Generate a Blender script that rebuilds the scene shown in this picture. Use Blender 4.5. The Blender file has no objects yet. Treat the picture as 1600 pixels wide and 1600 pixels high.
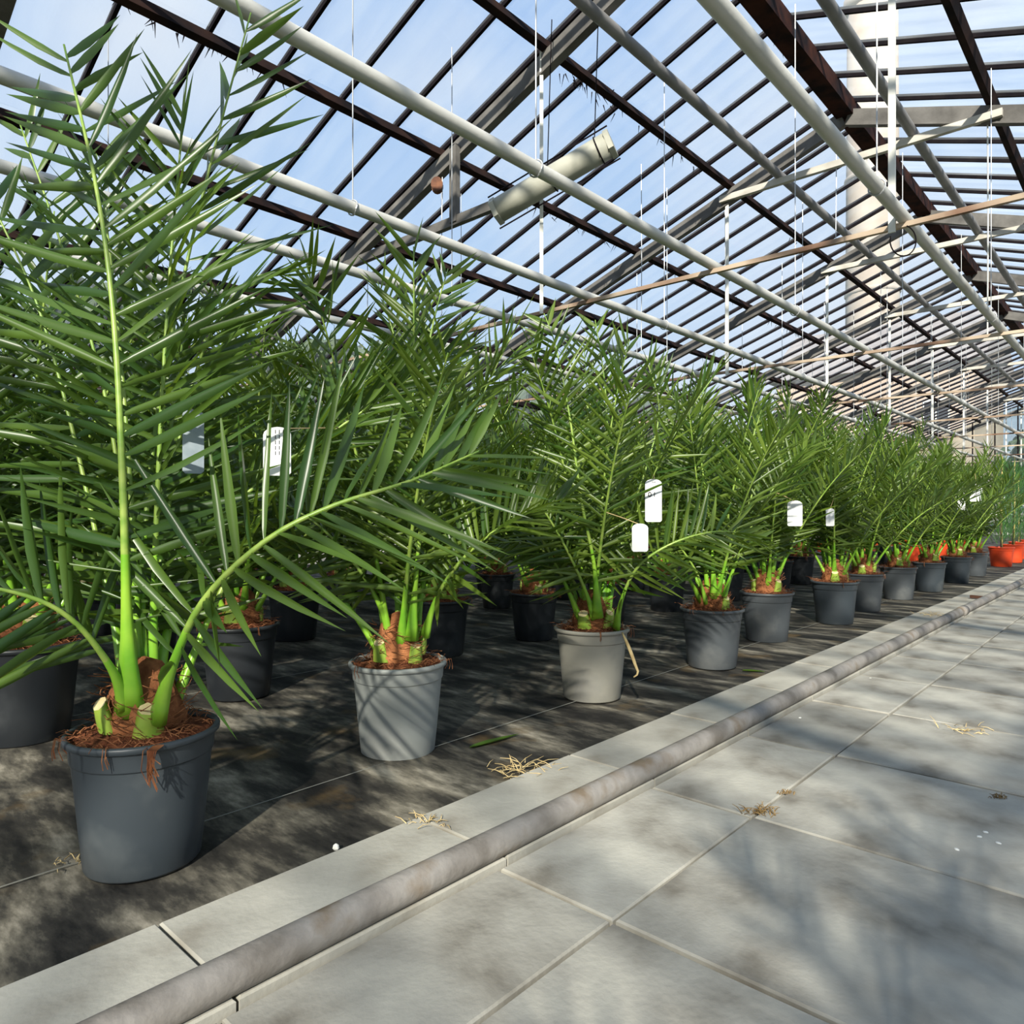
import bpy, math, random
import numpy as np
from mathutils import Vector, Matrix

# ------------------------------------------------------------------ camera
CAMH = 0.75
PSI = math.radians(42.2)
FPX = 1120.0
sc = bpy.context.scene
cam_d = bpy.data.cameras.new('camera'); cam_d.sensor_width = 36.0
cam_d.lens = 36.0 * FPX / 1600.0; cam_d.clip_start = 0.02; cam_d.clip_end = 500
cam = bpy.data.objects.new('camera', cam_d); sc.collection.objects.link(cam)
cam.location = (0, 0, CAMH); cam.rotation_euler = (math.radians(90), 0, PSI)
sc.camera = cam
FWD = Vector((-math.sin(PSI), math.cos(PSI), 0)); RGT = Vector((math.cos(PSI), math.sin(PSI), 0)); UP = Vector((0, 0, 1))

# ------------------------------------------------------------------ sky, sun, exposure
sc.view_settings.view_transform = 'Standard'; sc.view_settings.look = 'None'
sc.view_settings.gamma = 1.0; sc.view_settings.use_curve_mapping = False
sc.view_settings.exposure = 0.0
w = bpy.data.worlds.new('sky'); sc.world = w; w.use_nodes = True
nt = w.node_tree; nt.nodes.clear()
def N(t, typ, **kw):
    n = t.nodes.new(typ)
    for k, v in kw.items(): setattr(n, k, v)
    return n
def ramp(t, stops, fac=None):
    r = N(t, 'ShaderNodeValToRGB')
    el = r.color_ramp.elements
    while len(el) < len(stops): el.new(0.5)
    for e, (p, c) in zip(el, stops):
        e.position = p; e.color = (c[0], c[1], c[2], 1)
    if fac is not None: t.links.new(fac, r.inputs[0])
    return r
tc = N(nt, 'ShaderNodeTexCoord'); sep = N(nt, 'ShaderNodeSeparateXYZ')
nt.links.new(tc.outputs['Generated'], sep.inputs[0])
sky = ramp(nt, [(0.0, (0.72, 0.82, 0.94)), (0.25, (0.54, 0.73, 0.98)), (0.7, (0.40, 0.60, 0.95))], sep.outputs[2])
nz = N(nt, 'ShaderNodeTexNoise'); nz.inputs['Scale'].default_value = 2.6; nz.inputs['Detail'].default_value = 5
nt.links.new(tc.outputs['Generated'], nz.inputs['Vector'])
cl = ramp(nt, [(0.42, (0, 0, 0)), (0.70, (1, 1, 1))], nz.outputs[0])
mx = N(nt, 'ShaderNodeMixRGB'); mx.inputs[2].default_value = (0.86, 0.92, 1.0, 1)
nt.links.new(cl.outputs[0], mx.inputs[0]); nt.links.new(sky.outputs[0], mx.inputs[1])
bg = N(nt, 'ShaderNodeBackground'); bg.inputs[1].default_value = 0.98
nt.links.new(mx.outputs[0], bg.inputs[0])
ow = N(nt, 'ShaderNodeOutputWorld'); nt.links.new(bg.outputs[0], ow.inputs[0])

SUN_EL = math.radians(30.0)
to_sun = Vector((0.53 * math.cos(SUN_EL), -0.848 * math.cos(SUN_EL), math.sin(SUN_EL)))
sd = bpy.data.lights.new('sun', 'SUN'); sd.energy = 9.6; sd.angle = math.radians(1.3); sd.color = (1.0, 0.93, 0.78)
so = bpy.data.objects.new('sun', sd); sc.collection.objects.link(so)
so.rotation_euler = to_sun.to_track_quat('Z', 'Y').to_euler()

# ------------------------------------------------------------------ helpers
COL = sc.collection
RNG = random.Random(7)
def at(x, y, d):
    """point seen at pixel (x, y) of the 1600 frame at depth d"""
    return Vector((0, 0, CAMH)) + FWD * d + RGT * ((x - 800) / FPX * d) + UP * ((800 - y) / FPX * d)
class MB:
    def __init__(s): s.v = []; s.f = []; s.n = 0; s.mi = []
    def add(s, v, f, mi=0):
        o = len(s.v); s.v.extend([tuple(p) for p in v])
        s.f.extend([tuple(i + o for i in q) for q in f]); s.mi.extend([mi] * len(f))
    def box(s, c, size, rot=None, mi=0):
        a, b, d = size[0] / 2, size[1] / 2, size[2] / 2
        pts = [Vector((x, y, z)) for x in (-a, a) for y in (-b, b) for z in (-d, d)]
        if rot is not None: pts = [rot @ p for p in pts]
        c = Vector(c)
        s.add([p + c for p in pts], [(0, 1, 3, 2), (4, 6, 7, 5), (0, 4, 5, 1), (2, 3, 7, 6), (0, 2, 6, 4), (1, 5, 7, 3)], mi)
    def beam(s, p0, p1, wd, ht, up=(0, 0, 1), mi=0):
        p0 = Vector(p0); p1 = Vector(p1); t = (p1 - p0); L = t.length; t.normalize()
        sd_ = t.cross(Vector(up)).normalized(); u = sd_.cross(t).normalized()
        pts = []
        for p in (p0, p1):
            for a, b in ((-1, -1), (1, -1), (1, 1), (-1, 1)):
                pts.append(p + sd_ * (a * wd / 2) + u * (b * ht / 2))
        s.add(pts, [(0, 1, 2, 3), (4, 7, 6, 5), (0, 4, 5, 1), (1, 5, 6, 2), (2, 6, 7, 3), (3, 7, 4, 0)], mi)
    def ibeam(s, p0, p1, wd, ht, up=(0, 0, 1)):
        """I section: two flanges and a web"""
        p0 = Vector(p0); p1 = Vector(p1); t = (p1 - p0).normalized()
        sd_ = t.cross(Vector(up)).normalized(); u = sd_.cross(t).normalized()
        fl = ht * 0.12
        s.beam(p0 + u * (ht / 2 - fl / 2), p1 + u * (ht / 2 - fl / 2), wd, fl, up)
        s.beam(p0 - u * (ht / 2 - fl / 2), p1 - u * (ht / 2 - fl / 2), wd, fl, up)
        s.beam(p0, p1, wd * 0.35, ht - fl * 1.6, up)
    def tube(s, pts, rad, n=8, cap=True, flat=1.0, mi=0):
        pts = [Vector(p) for p in pts]
        rads = rad if isinstance(rad, (list, tuple)) else [rad] * len(pts)
        o = []; ref = None
        for i, p in enumerate(pts):
            t = (pts[min(i + 1, len(pts) - 1)] - pts[max(i - 1, 0)]).normalized()
            if ref is None:
                ref = t.orthogonal().normalized()
            ref = (ref - t * ref.dot(t)).normalized(); b = t.cross(ref)
            for k in range(n):
                a = 2 * math.pi * k / n
                o.append(p + (ref * math.cos(a) + b * math.sin(a) * flat) * rads[i])
        f = []
        for i in range(len(pts) - 1):
            for k in range(n):
                k2 = (k + 1) % n
                f.append((i * n + k, i * n + k2, (i + 1) * n + k2, (i + 1) * n + k))
        if cap:
            f.append(tuple(reversed(range(n)))); f.append(tuple((len(pts) - 1) * n + k for k in range(n)))
        s.add(o, f, mi)
    def lathe(s, prof, n=32, cap0=False, cap1=False, jit=None, mi=0):
        o = []
        for (r, z) in prof:
            for k in range(n):
                a = 2 * math.pi * k / n
                j = jit(a, r, z) if jit else 0
                o.append(((r + j) * math.cos(a), (r + j) * math.sin(a), z))
        f = []
        for i in range(len(prof) - 1):
            for k in range(n):
                k2 = (k + 1) % n
                f.append((i * n + k, i * n + k2, (i + 1) * n + k2, (i + 1) * n + k))
        if cap0: f.append(tuple(reversed(range(n))))
        if cap1: f.append(tuple((len(prof) - 1) * n + k for k in range(n)))
        s.add(o, f, mi)
    def mesh(s, name, mats, smooth=False):
        m = bpy.data.meshes.new(name); m.from_pydata(s.v, [], s.f); m.update()
        if not isinstance(mats, (list, tuple)): mats = [mats]
        for q in mats: m.materials.append(q)
        if len(mats) > 1: m.polygons.foreach_set('material_index', s.mi)
        if smooth: m.polygons.foreach_set('use_smooth', [True] * len(m.polygons))
        return m
    def build(s, name, mat, parent=None, smooth=False):
        return link(name, s.mesh(name, mat, smooth), parent)
def link(name, mesh, parent=None, mw=None):
    o = bpy.data.objects.new(name, mesh); COL.objects.link(o)
    if parent is not None: o.parent = parent
    if mw is not None: o.matrix_basis = mw
    return o
def tag(o, label=None, cat=None, group=None, kind=None):
    if label: o['label'] = label
    if cat: o['category'] = cat
    if group: o['group'] = group
    if kind: o['kind'] = kind
    return o
def empty(name, loc=(0, 0, 0), rz=0, parent=None):
    o = bpy.data.objects.new(name, None); COL.objects.link(o); o.location = loc; o.rotation_euler = (0, 0, rz)
    o.empty_display_size = 0.1
    if parent is not None: o.parent = parent
    return o
KIDS = {}
def copy_tree(o, parent=None):
    c = o.copy(); COL.objects.link(c); c.parent = parent
    for ch in o.children: copy_tree(ch, c)
    return c

# ------------------------------------------------------------------ materials
def mat(name, color, rough=0.6, spec=0.4, metallic=0.0, var=None, scale=6.0, bump=0.0, bscale=40.0, detail=5, objvar=0.0, coord='Object'):
    """principled; var = second colour mixed in by noise"""
    m = bpy.data.materials.new(name); m.use_nodes = True; t = m.node_tree
    p = t.nodes['Principled BSDF']
    p.inputs['Roughness'].default_value = rough; p.inputs['Metallic'].default_value = metallic
    p.inputs['Specular IOR Level'].default_value = spec
    co = N(t, 'ShaderNodeTexCoord')
    last = None
    if var is not None:
        nz = N(t, 'ShaderNodeTexNoise'); nz.inputs['Scale'].default_value = scale; nz.inputs['Detail'].default_value = detail
        t.links.new(co.outputs[coord], nz.inputs['Vector'])
        if not isinstance(var, list): var = [(0.36, color), (0.66, var)]
        r = ramp(t, var, nz.outputs[0]); last = r.outputs[0]
    else:
        rgb = N(t, 'ShaderNodeRGB'); rgb.outputs[0].default_value = (*color, 1); last = rgb.outputs[0]
    if objvar:
        oi = N(t, 'ShaderNodeObjectInfo'); mr = N(t, 'ShaderNodeMapRange')
        mr.inputs['To Min'].default_value = 1 - objvar; mr.inputs['To Max'].default_value = 1 + objvar
        t.links.new(oi.outputs['Random'], mr.inputs['Value'])
        hs = N(t, 'ShaderNodeHueSaturation'); t.links.new(last, hs.inputs['Color']); t.links.new(mr.outputs[0], hs.inputs['Value'])
        last = hs.outputs[0]
    t.links.new(last, p.inputs['Base Color'])
    if bump:
        nb = N(t, 'ShaderNodeTexNoise'); nb.inputs['Scale'].default_value = bscale; nb.inputs['Detail'].default_value = 4
        t.links.new(co.outputs[coord], nb.inputs['Vector'])
        b = N(t, 'ShaderNodeBump'); b.inputs['Strength'].default_value = bump; b.inputs['Distance'].default_value = 0.01
        t.links.new(nb.outputs[0], b.inputs['Height']); t.links.new(b.outputs[0], p.inputs['Normal'])
    return m
def leaf_mat(name, c0, c1, trans, rough=0.42, tw=0.3):
    m = bpy.data.materials.new(name); m.use_nodes = True; t = m.node_tree
    p = t.nodes['Principled BSDF']; out = t.nodes['Material Output']
    p.inputs['Roughness'].default_value = rough; p.inputs['Specular IOR Level'].default_value = 0.5
    g = N(t, 'ShaderNodeNewGeometry'); oi = N(t, 'ShaderNodeObjectInfo')
    ad = N(t, 'ShaderNodeMath', operation='ADD'); t.links.new(g.outputs['Random Per Island'], ad.inputs[0]); t.links.new(oi.outputs['Random'], ad.inputs[1])
    fr = N(t, 'ShaderNodeMath', operation='FRACT'); t.links.new(ad.outputs[0], fr.inputs[0])
    r = ramp(t, [(0, c0), (1, c1)], fr.outputs[0])
    t.links.new(r.outputs[0], p.inputs['Base Color'])
    tr = N(t, 'ShaderNodeBsdfTranslucent'); tr.inputs[0].default_value = (*trans, 1)
    mxs = N(t, 'ShaderNodeMixShader'); mxs.inputs[0].default_value = tw
    t.links.new(p.outputs[0], mxs.inputs[1]); t.links.new(tr.outputs[0], mxs.inputs[2]); t.links.new(mxs.outputs[0], out.inputs[0])
    return m
def glass_mat(name, dirt0, dirt1, tint=(0.97, 0.985, 1.0)):
    m = bpy.data.materials.new(name); m.use_nodes = True; t = m.node_tree
    t.nodes.remove(t.nodes['Principled BSDF']); out = t.nodes['Material Output']
    tr = N(t, 'ShaderNodeBsdfTransparent'); tr.inputs[0].default_value = (*tint, 1)
    gl = N(t, 'ShaderNodeBsdfGlossy'); gl.inputs['Roughness'].default_value = 0.08
    df = N(t, 'ShaderNodeBsdfTranslucent'); df.inputs[0].default_value = (0.62, 0.66, 0.68, 1)
    m1 = N(t, 'ShaderNodeMixShader'); m1.inputs[0].default_value = 0.03; t.links.new(tr.outputs[0], m1.inputs[1]); t.links.new(gl.outputs[0], m1.inputs[2])
    co = N(t, 'ShaderNodeTexCoord'); nz = N(t, 'ShaderNodeTexNoise'); nz.inputs['Scale'].default_value = 3.0; nz.inputs['Detail'].default_value = 6
    mp = N(t, 'ShaderNodeMapping'); mp.inputs['Scale'].default_value = (0.35, 2.2, 1)
    t.links.new(co.outputs['Object'], mp.inputs['Vector']); t.links.new(mp.outputs[0], nz.inputs['Vector'])
    oi = N(t, 'ShaderNodeObjectInfo')
    mr = N(t, 'ShaderNodeMapRange'); mr.inputs['From Min'].default_value = 0.35; mr.inputs['From Max'].default_value = 0.75
    mr.inputs['To Min'].default_value = dirt0; mr.inputs['To Max'].default_value = dirt1
    t.links.new(nz.outputs[0], mr.inputs['Value'])
    ml = N(t, 'ShaderNodeMath', operation='MULTIPLY'); t.links.new(mr.outputs[0], ml.inputs[0])
    mo = N(t, 'ShaderNodeMapRange'); mo.inputs['To Min'].default_value = 0.45; mo.inputs['To Max'].default_value = 1.3
    t.links.new(oi.outputs['Random'], mo.inputs['Value']); t.links.new(mo.outputs[0], ml.inputs[1])
    m2 = N(t, 'ShaderNodeMixShader'); t.links.new(ml.outputs[0], m2.inputs[0]); t.links.new(m1.outputs[0], m2.inputs[1]); t.links.new(df.outputs[0], m2.inputs[2])
    t.links.new(m2.outputs[0], out.inputs[0])
    return m
M = {}
M['glass'] = glass_mat('roof_glass', 0.03, 0.17)
M['wallglass'] = glass_mat('wall_glass', 0.12, 0.30, (0.90, 0.94, 0.93))
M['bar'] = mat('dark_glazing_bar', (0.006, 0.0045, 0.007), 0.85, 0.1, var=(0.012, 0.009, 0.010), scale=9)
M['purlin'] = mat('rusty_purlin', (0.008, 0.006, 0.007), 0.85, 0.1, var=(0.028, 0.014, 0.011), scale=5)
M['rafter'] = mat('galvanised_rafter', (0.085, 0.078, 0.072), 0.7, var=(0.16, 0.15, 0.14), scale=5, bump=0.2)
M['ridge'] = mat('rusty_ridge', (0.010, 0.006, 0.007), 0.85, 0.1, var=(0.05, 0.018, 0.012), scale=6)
M['tie'] = mat('rusty_tie', (0.20, 0.11, 0.07), 0.7, var=(0.55, 0.44, 0.33), scale=2.2)
M['collar'] = mat('pale_collar_tie', (0.42, 0.39, 0.34), 0.6, var=(0.62, 0.58, 0.52), scale=4)
M['pipe'] = mat('painted_heating_pipe', (0.52, 0.51, 0.48), 0.45, var=[(0.3, (0.60, 0.59, 0.56)), (0.62, (0.50, 0.49, 0.46)), (0.70, (0.30, 0.24, 0.16)), (0.76, (0.34, 0.14, 0.05))], scale=1.7, bump=0.1)
M['greypipe'] = mat('dark_grey_pipe', (0.17, 0.165, 0.17), 0.5, var=(0.27, 0.26, 0.26), scale=3)
M['tubegrey'] = mat('dusty_metal_tube', (0.30, 0.30, 0.25), 0.5, var=(0.42, 0.41, 0.35), scale=4, bump=0.1)
M['white'] = mat('white_paint', (0.78, 0.77, 0.73), 0.5, var=(0.66, 0.65, 0.60), scale=8)
M['wire'] = mat('galvanised_wire', (0.45, 0.46, 0.48), 0.4, metallic=0.3)
M['rust'] = mat('rust_brown', (0.10, 0.04, 0.025), 0.8, var=(0.2, 0.08, 0.04), scale=20)
M['slab'] = mat('concrete_slab', (0.36, 0.355, 0.325), 0.85, spec=0.2, var=[(0.34, (0.16, 0.145, 0.12)), (0.44, (0.27, 0.255, 0.22)), (0.53, (0.335, 0.32, 0.28)), (0.66, (0.42, 0.40, 0.345))], scale=4.5, detail=13, bump=0.16, bscale=70, objvar=0.12)
M['kerb'] = mat('kerb_slab', (0.40, 0.40, 0.37), 0.85, spec=0.2, var=[(0.34, (0.23, 0.21, 0.175)), (0.46, (0.33, 0.315, 0.275)), (0.64, (0.42, 0.40, 0.35))], scale=4.0, detail=13, bump=0.14, bscale=70, objvar=0.08)
M['floorpipe'] = mat('weathered_floor_pipe', (0.26, 0.22, 0.21), 0.6, var=[(0.36, (0.13, 0.115, 0.10)), (0.46, (0.20, 0.182, 0.165)), (0.56, (0.255, 0.235, 0.215)), (0.68, (0.17, 0.13, 0.09))], scale=7, detail=12, bump=0.25, bscale=50)
M['sand'] = mat('joint_sand', (0.30, 0.24, 0.14), 0.95, spec=0.1, var=(0.15, 0.11, 0.06), scale=9, bump=0.5)
M['straw'] = mat('dry_straw', (0.55, 0.43, 0.22), 0.8, var=(0.38, 0.27, 0.12), scale=30)
M['moss'] = mat('brown_moss', (0.16, 0.10, 0.04), 0.95, var=(0.28, 0.18, 0.07), scale=30)
M['coir'] = mat('reddish_coir', (0.085, 0.026, 0.013), 0.9, spec=0.15, var=(0.20, 0.070, 0.032), scale=60, bump=0.8, bscale=120)
M['fibre'] = mat('coir_fibre', (0.13, 0.045, 0.020), 0.85, spec=0.2, var=(0.36, 0.15, 0.065), scale=25)
M['trunkfibre'] = mat('trunk_fibre', (0.15, 0.050, 0.020), 0.85, spec=0.2, var=(0.38, 0.15, 0.06), scale=18, bump=0.6, bscale=90)
M['cut'] = mat('cream_cut_face', (0.72, 0.62, 0.34), 0.6, var=(0.55, 0.42, 0.2), scale=30)
M['stub'] = mat('green_stub', (0.22, 0.38, 0.045), 0.4, var=(0.34, 0.42, 0.06), scale=14)
def pot_mat(name, c, c2, rough=0.42):
    return mat(name, c, rough, 0.45, var=[(0.3, c), (0.52, c), (0.74, c2)], scale=5, detail=8, bump=0.04, bscale=30)
M['pot_dark'] = pot_mat('slate_blue_plastic', (0.036, 0.045, 0.054), (0.085, 0.095, 0.10))
M['pot_black'] = pot_mat('charcoal_plastic', (0.018, 0.021, 0.025), (0.05, 0.054, 0.058))
M['pot_grey'] = pot_mat('weathered_grey_plastic', (0.27, 0.285, 0.275), (0.35, 0.35, 0.33), 0.5)
M['pot_dusty'] = pot_mat('dusty_beige_grey_plastic', (0.25, 0.24, 0.205), (0.15, 0.15, 0.145), 0.55)
M['pot_mid'] = pot_mat('dusty_slate_plastic', (0.062, 0.07, 0.078), (0.13, 0.135, 0.135))
M['pot_red'] = pot_mat('orange_red_plastic', (0.72, 0.07, 0.018), (0.60, 0.06, 0.02))
M['leaf'] = leaf_mat('palm_leaf', (0.018, 0.056, 0.010), (0.084, 0.148, 0.022), (0.18, 0.29, 0.02), 0.34)
M['leaf2'] = leaf_mat('palm_leaf_bright', (0.022, 0.066, 0.010), (0.140, 0.208, 0.030), (0.25, 0.37, 0.02), 0.36)
M['leafblue'] = leaf_mat('blue_green_needles', (0.035, 0.13, 0.06), (0.12, 0.26, 0.06), (0.2, 0.4, 0.08))
M['rachis'] = mat('yellow_green_rachis', (0.15, 0.27, 0.035), 0.4, 0.5, var=(0.30, 0.40, 0.08), scale=25)
M['petiole'] = mat('bright_green_petiole', (0.13, 0.34, 0.020), 0.33, 0.5, var=(0.26, 0.46, 0.04), scale=10)
M['cane'] = mat('bamboo_cane', (0.60, 0.50, 0.18), 0.6, var=(0.45, 0.38, 0.12), scale=20)
M['tagwhite'] = mat('white_tag_plastic', (0.80, 0.80, 0.80), 0.45)
M['tagshade'] = mat('painted_shade_tag', (0.24, 0.29, 0.33), 0.5, var=(0.33, 0.38, 0.42), scale=25)  # white tag in shade: the shade is put into this blue-grey colour
M['ink'] = mat('black_ink', (0.02, 0.02, 0.025), 0.6)
M['tower'] = mat('pale_rendered_tower', (0.36, 0.30, 0.25), 0.9, var=(0.46, 0.41, 0.36), scale=0.5)
M['house'] = mat('beige_render', (0.40, 0.30, 0.23), 0.9, var=(0.48, 0.38, 0.31), scale=0.4)
M['roofing'] = mat('grey_roof', (0.22, 0.20, 0.20), 0.9, var=(0.3, 0.27, 0.26), scale=2)
M['tree'] = leaf_mat('distant_foliage', (0.06, 0.09, 0.05), (0.11, 0.15, 0.08), (0.1, 0.15, 0.05), 0.8, 0.15)
M['bark'] = mat('bark', (0.12, 0.09, 0.06), 0.95)
M['grass'] = mat('outside_grass', (0.10, 0.15, 0.05), 0.95, var=(0.16, 0.18, 0.08), scale=0.6)
M['concrete'] = mat('low_wall_concrete', (0.40, 0.39, 0.37), 0.9, var=(0.50, 0.49, 0.46), scale=2, bump=0.2)

# ground fabric: woven, dark, dusty in patches
def fabric_mat():
    m = bpy.data.materials.new('woven_ground_fabric'); m.use_nodes = True; t = m.node_tree
    p = t.nodes['Principled BSDF']; p.inputs['Roughness'].default_value = 0.75; p.inputs['Specular IOR Level'].default_value = 0.25
    co = N(t, 'ShaderNodeTexCoord')
    mp = N(t, 'ShaderNodeMapping'); mp.inputs['Rotation'].default_value = (0, 0, math.radians(20)); mp.inputs['Scale'].default_value = (1.6, 4.5, 1)
    t.links.new(co.outputs['Object'], mp.inputs['Vector'])
    n1 = N(t, 'ShaderNodeTexNoise'); n1.inputs['Scale'].default_value = 1.5; n1.inputs['Detail'].default_value = 9; n1.inputs['Roughness'].default_value = 0.65
    t.links.new(mp.outputs[0], n1.inputs['Vector'])
    r1 = ramp(t, [(0.38, (0.009, 0.0085, 0.008)), (0.48, (0.036, 0.033, 0.028)), (0.56, (0.12, 0.108, 0.085)), (0.68, (0.36, 0.325, 0.26))], n1.outputs[0])
    n2 = N(t, 'ShaderNodeTexNoise'); n2.inputs['Scale'].default_value = 4.0; n2.inputs['Detail'].default_value = 7
    t.links.new(co.outputs['Object'], n2.inputs['Vector'])
    r2 = ramp(t, [(0.60, (0, 0, 0)), (0.72, (0.65, 0.65, 0.65))], n2.outputs[0])
    m1 = N(t, 'ShaderNodeMixRGB'); m1.inputs[2].default_value = (0.13, 0.085, 0.035, 1)
    t.links.new(r2.outputs[0], m1.inputs[0]); t.links.new(r1.outputs[0], m1.inputs[1])
    t.links.new(m1.outputs[0], p.inputs['Base Color'])
    ch = N(t, 'ShaderNodeTexChecker'); ch.inputs['Scale'].default_value = 300
    t.links.new(co.outputs['Object'], ch.inputs['Vector'])
    b = N(t, 'ShaderNodeBump'); b.inputs['Strength'].default_value = 0.15; b.inputs['Distance'].default_value = 0.002
    t.links.new(ch.outputs[1], b.inputs['Height']); t.links.new(b.outputs[0], p.inputs['Normal'])
    return m
M['fabric'] = fabric_mat()

# ------------------------------------------------------------------ greenhouse dimensions
HR = 3.9                       # ridge height above the camera
RX = -0.5636 * HR              # ridge X
RZ = HR + CAMH
TS = 0.35                      # roof slope
Y0, Y1 = -5.0, 28.25
PSP = 0.295 * HR               # purlin spacing in plan
EAVE_L = RX - 6 * PSP; EAVE_R = RX + 6 * PSP
def roofz(x): return RZ - TS * abs(x - RX)
RAF_Y = [4.06 + 3.02 * k for k in range(-3, 9)]
BSP = 0.5033                   # glazing bar spacing: six to a rafter bay

# ------------------------------------------------------------------ floor: soil base, fabric, slabs
base = MB(); base.box((-2.2, 11.5, -0.062), (14.4, 34.5, 0.10))
floor = base.build('floor', M['sand']); tag(floor, 'sandy base showing in the joints of the paving', kind='structure')
out_g = MB(); out_g.box((-10, 30, -0.25), (160, 160, 0.2))
tag(out_g.build('outside_ground', M['grass']), 'grass outside the greenhouse', kind='structure')

X_K0, X_K1 = -1.334, -1.036     # kerb strip
def fabric(x0, x1, name, lab):
    nx, ny = int(abs(x1 - x0) / 0.16) + 1, 210
    rng = np.random.RandomState(3)
    ph = rng.rand(14, 4)
    v = []
    for j in range(ny + 1):
        y = Y0 + (Y1 - Y0) * j / ny
        for i in range(nx + 1):
            x = x0 + (x1 - x0) * i / nx
            z = 0
            for q in ph:
                a = q[0] * 3.14; k = 3 + q[1] * 7
                z += math.sin((x * math.cos(a) + y * math.sin(a)) * k + q[2] * 6.28) * 0.0009
            v.append((x, y, z))
    f = [(j * (nx + 1) + i, j * (nx + 1) + i + 1, (j + 1) * (nx + 1) + i + 1, (j + 1) * (nx + 1) + i) for j in range(ny) for i in range(nx)]
    mb = MB(); mb.add(v, f)
    o = mb.build(name, M['fabric'], smooth=True); tag(o, lab, kind='structure'); return o
fab = fabric(EAVE_L + 0.05, X_K0 + 0.004, 'ground_fabric', 'dark woven ground fabric under the rows of palms')
fabric(0.462, EAVE_R - 0.05, 'ground_fabric', 'dark woven ground fabric on the far side of the path')
# woven guide lines in the fabric
for i, x in enumerate((-1.71, -2.95)):
    mb = MB(); mb.box((x, 11.0, 0.005), (0.002, 32, 0.0015)); mb.build('guide_thread', mat('guide_thread', (0.20, 0.20, 0.18), 0.8) if i == 0 else bpy.data.materials['guide_thread'], fab)

_slabs = {}
def slab_mesh(sx, sy, th=0.05, bev=0.0035):
    k = (round(sx, 3), round(sy, 3))
    if k in _slabs: return _slabs[k]
    mb = MB(); a, b = sx / 2, sy / 2
    rings = [(a, b, -th), (a, b, -bev), (a - bev, b - bev, 0)]
    v = []
    for (p, q, z) in rings: v += [(-p, -q, z), (p, -q, z), (p, q, z), (-p, q, z)]
    f = []
    for i in range(2):
        for k2 in range(4): f.append((i * 4 + k2, i * 4 + (k2 + 1) % 4, (i + 1) * 4 + (k2 + 1) % 4, (i + 1) * 4 + k2))
    f += [(3, 2, 1, 0), (8, 9, 10, 11)]
    mb.add(v, f); _slabs[k] = mb.mesh('paving_slab', M['slab'], False); return _slabs[k]
JOINT0 = 2.26 * CAMH            # a cross joint sits here
SLABL = 0.602
srng = random.Random(5)
rows = [(-1.026, -0.747, 0.0), (-0.739, -0.145, 0.0), (-0.137, 0.457, 0.31)]
for (x0, x1, off) in rows:
    y = JOINT0 - 8 * SLABL + off
    while y < Y1 - 0.7:
        o = link('paving_slab', slab_mesh(x1 - x0, SLABL - 0.009), floor)
        o.location = ((x0 + x1) / 2, y + SLABL / 2, 0.004 + srng.uniform(-0.002, 0.002))
        o.rotation_euler = (srng.uniform(-0.003, 0.003), srng.uniform(-0.003, 0.003), srng.uniform(-0.003, 0.003))
        y += SLABL
kerb_me = slab_mesh(X_K1 - X_K0, SLABL - 0.006).copy(); kerb_me.materials[0] = M['kerb']
y = 1.503 * CAMH - 8 * SLABL
while y < Y1 - 0.7:
    o = link('kerb_slab', kerb_me, floor)
    o.location = ((X_K0 + X_K1) / 2, y + SLABL / 2, 0.014 + srng.uniform(-0.0015, 0.0015)); o.rotation_euler = (0, srng.uniform(-0.004, 0.004), srng.uniform(-0.002, 0.002))
    y += SLABL
# pipe lying along the kerb
fp = empty('floor_pipe', (-1.058, 0, 0.0))
tag(fp, 'weathered grey-brown pipe lying along the kerb slabs', 'pipe')
mb = MB(); R_FP = 0.030
ys = [Y0 + 0.8 + 0.6 * k for k in range(54)]
mb.tube([(0.004 * math.sin(y * 0.9), y, R_FP + 0.012 + 0.001 * math.sin(y * 2.1)) for y in ys], R_FP, 18)
mb.build('pipe_run', M['floorpipe'], fp, True)
for y in (5.9, 12.0, 18.0):
    mb = MB(); mb.tube([(0.002, y, R_FP + 0.012), (0.002, y + 0.12, R_FP + 0.012)], R_FP + 0.006, 18); mb.build('coupling', M['floorpipe'], fp, True)

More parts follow.
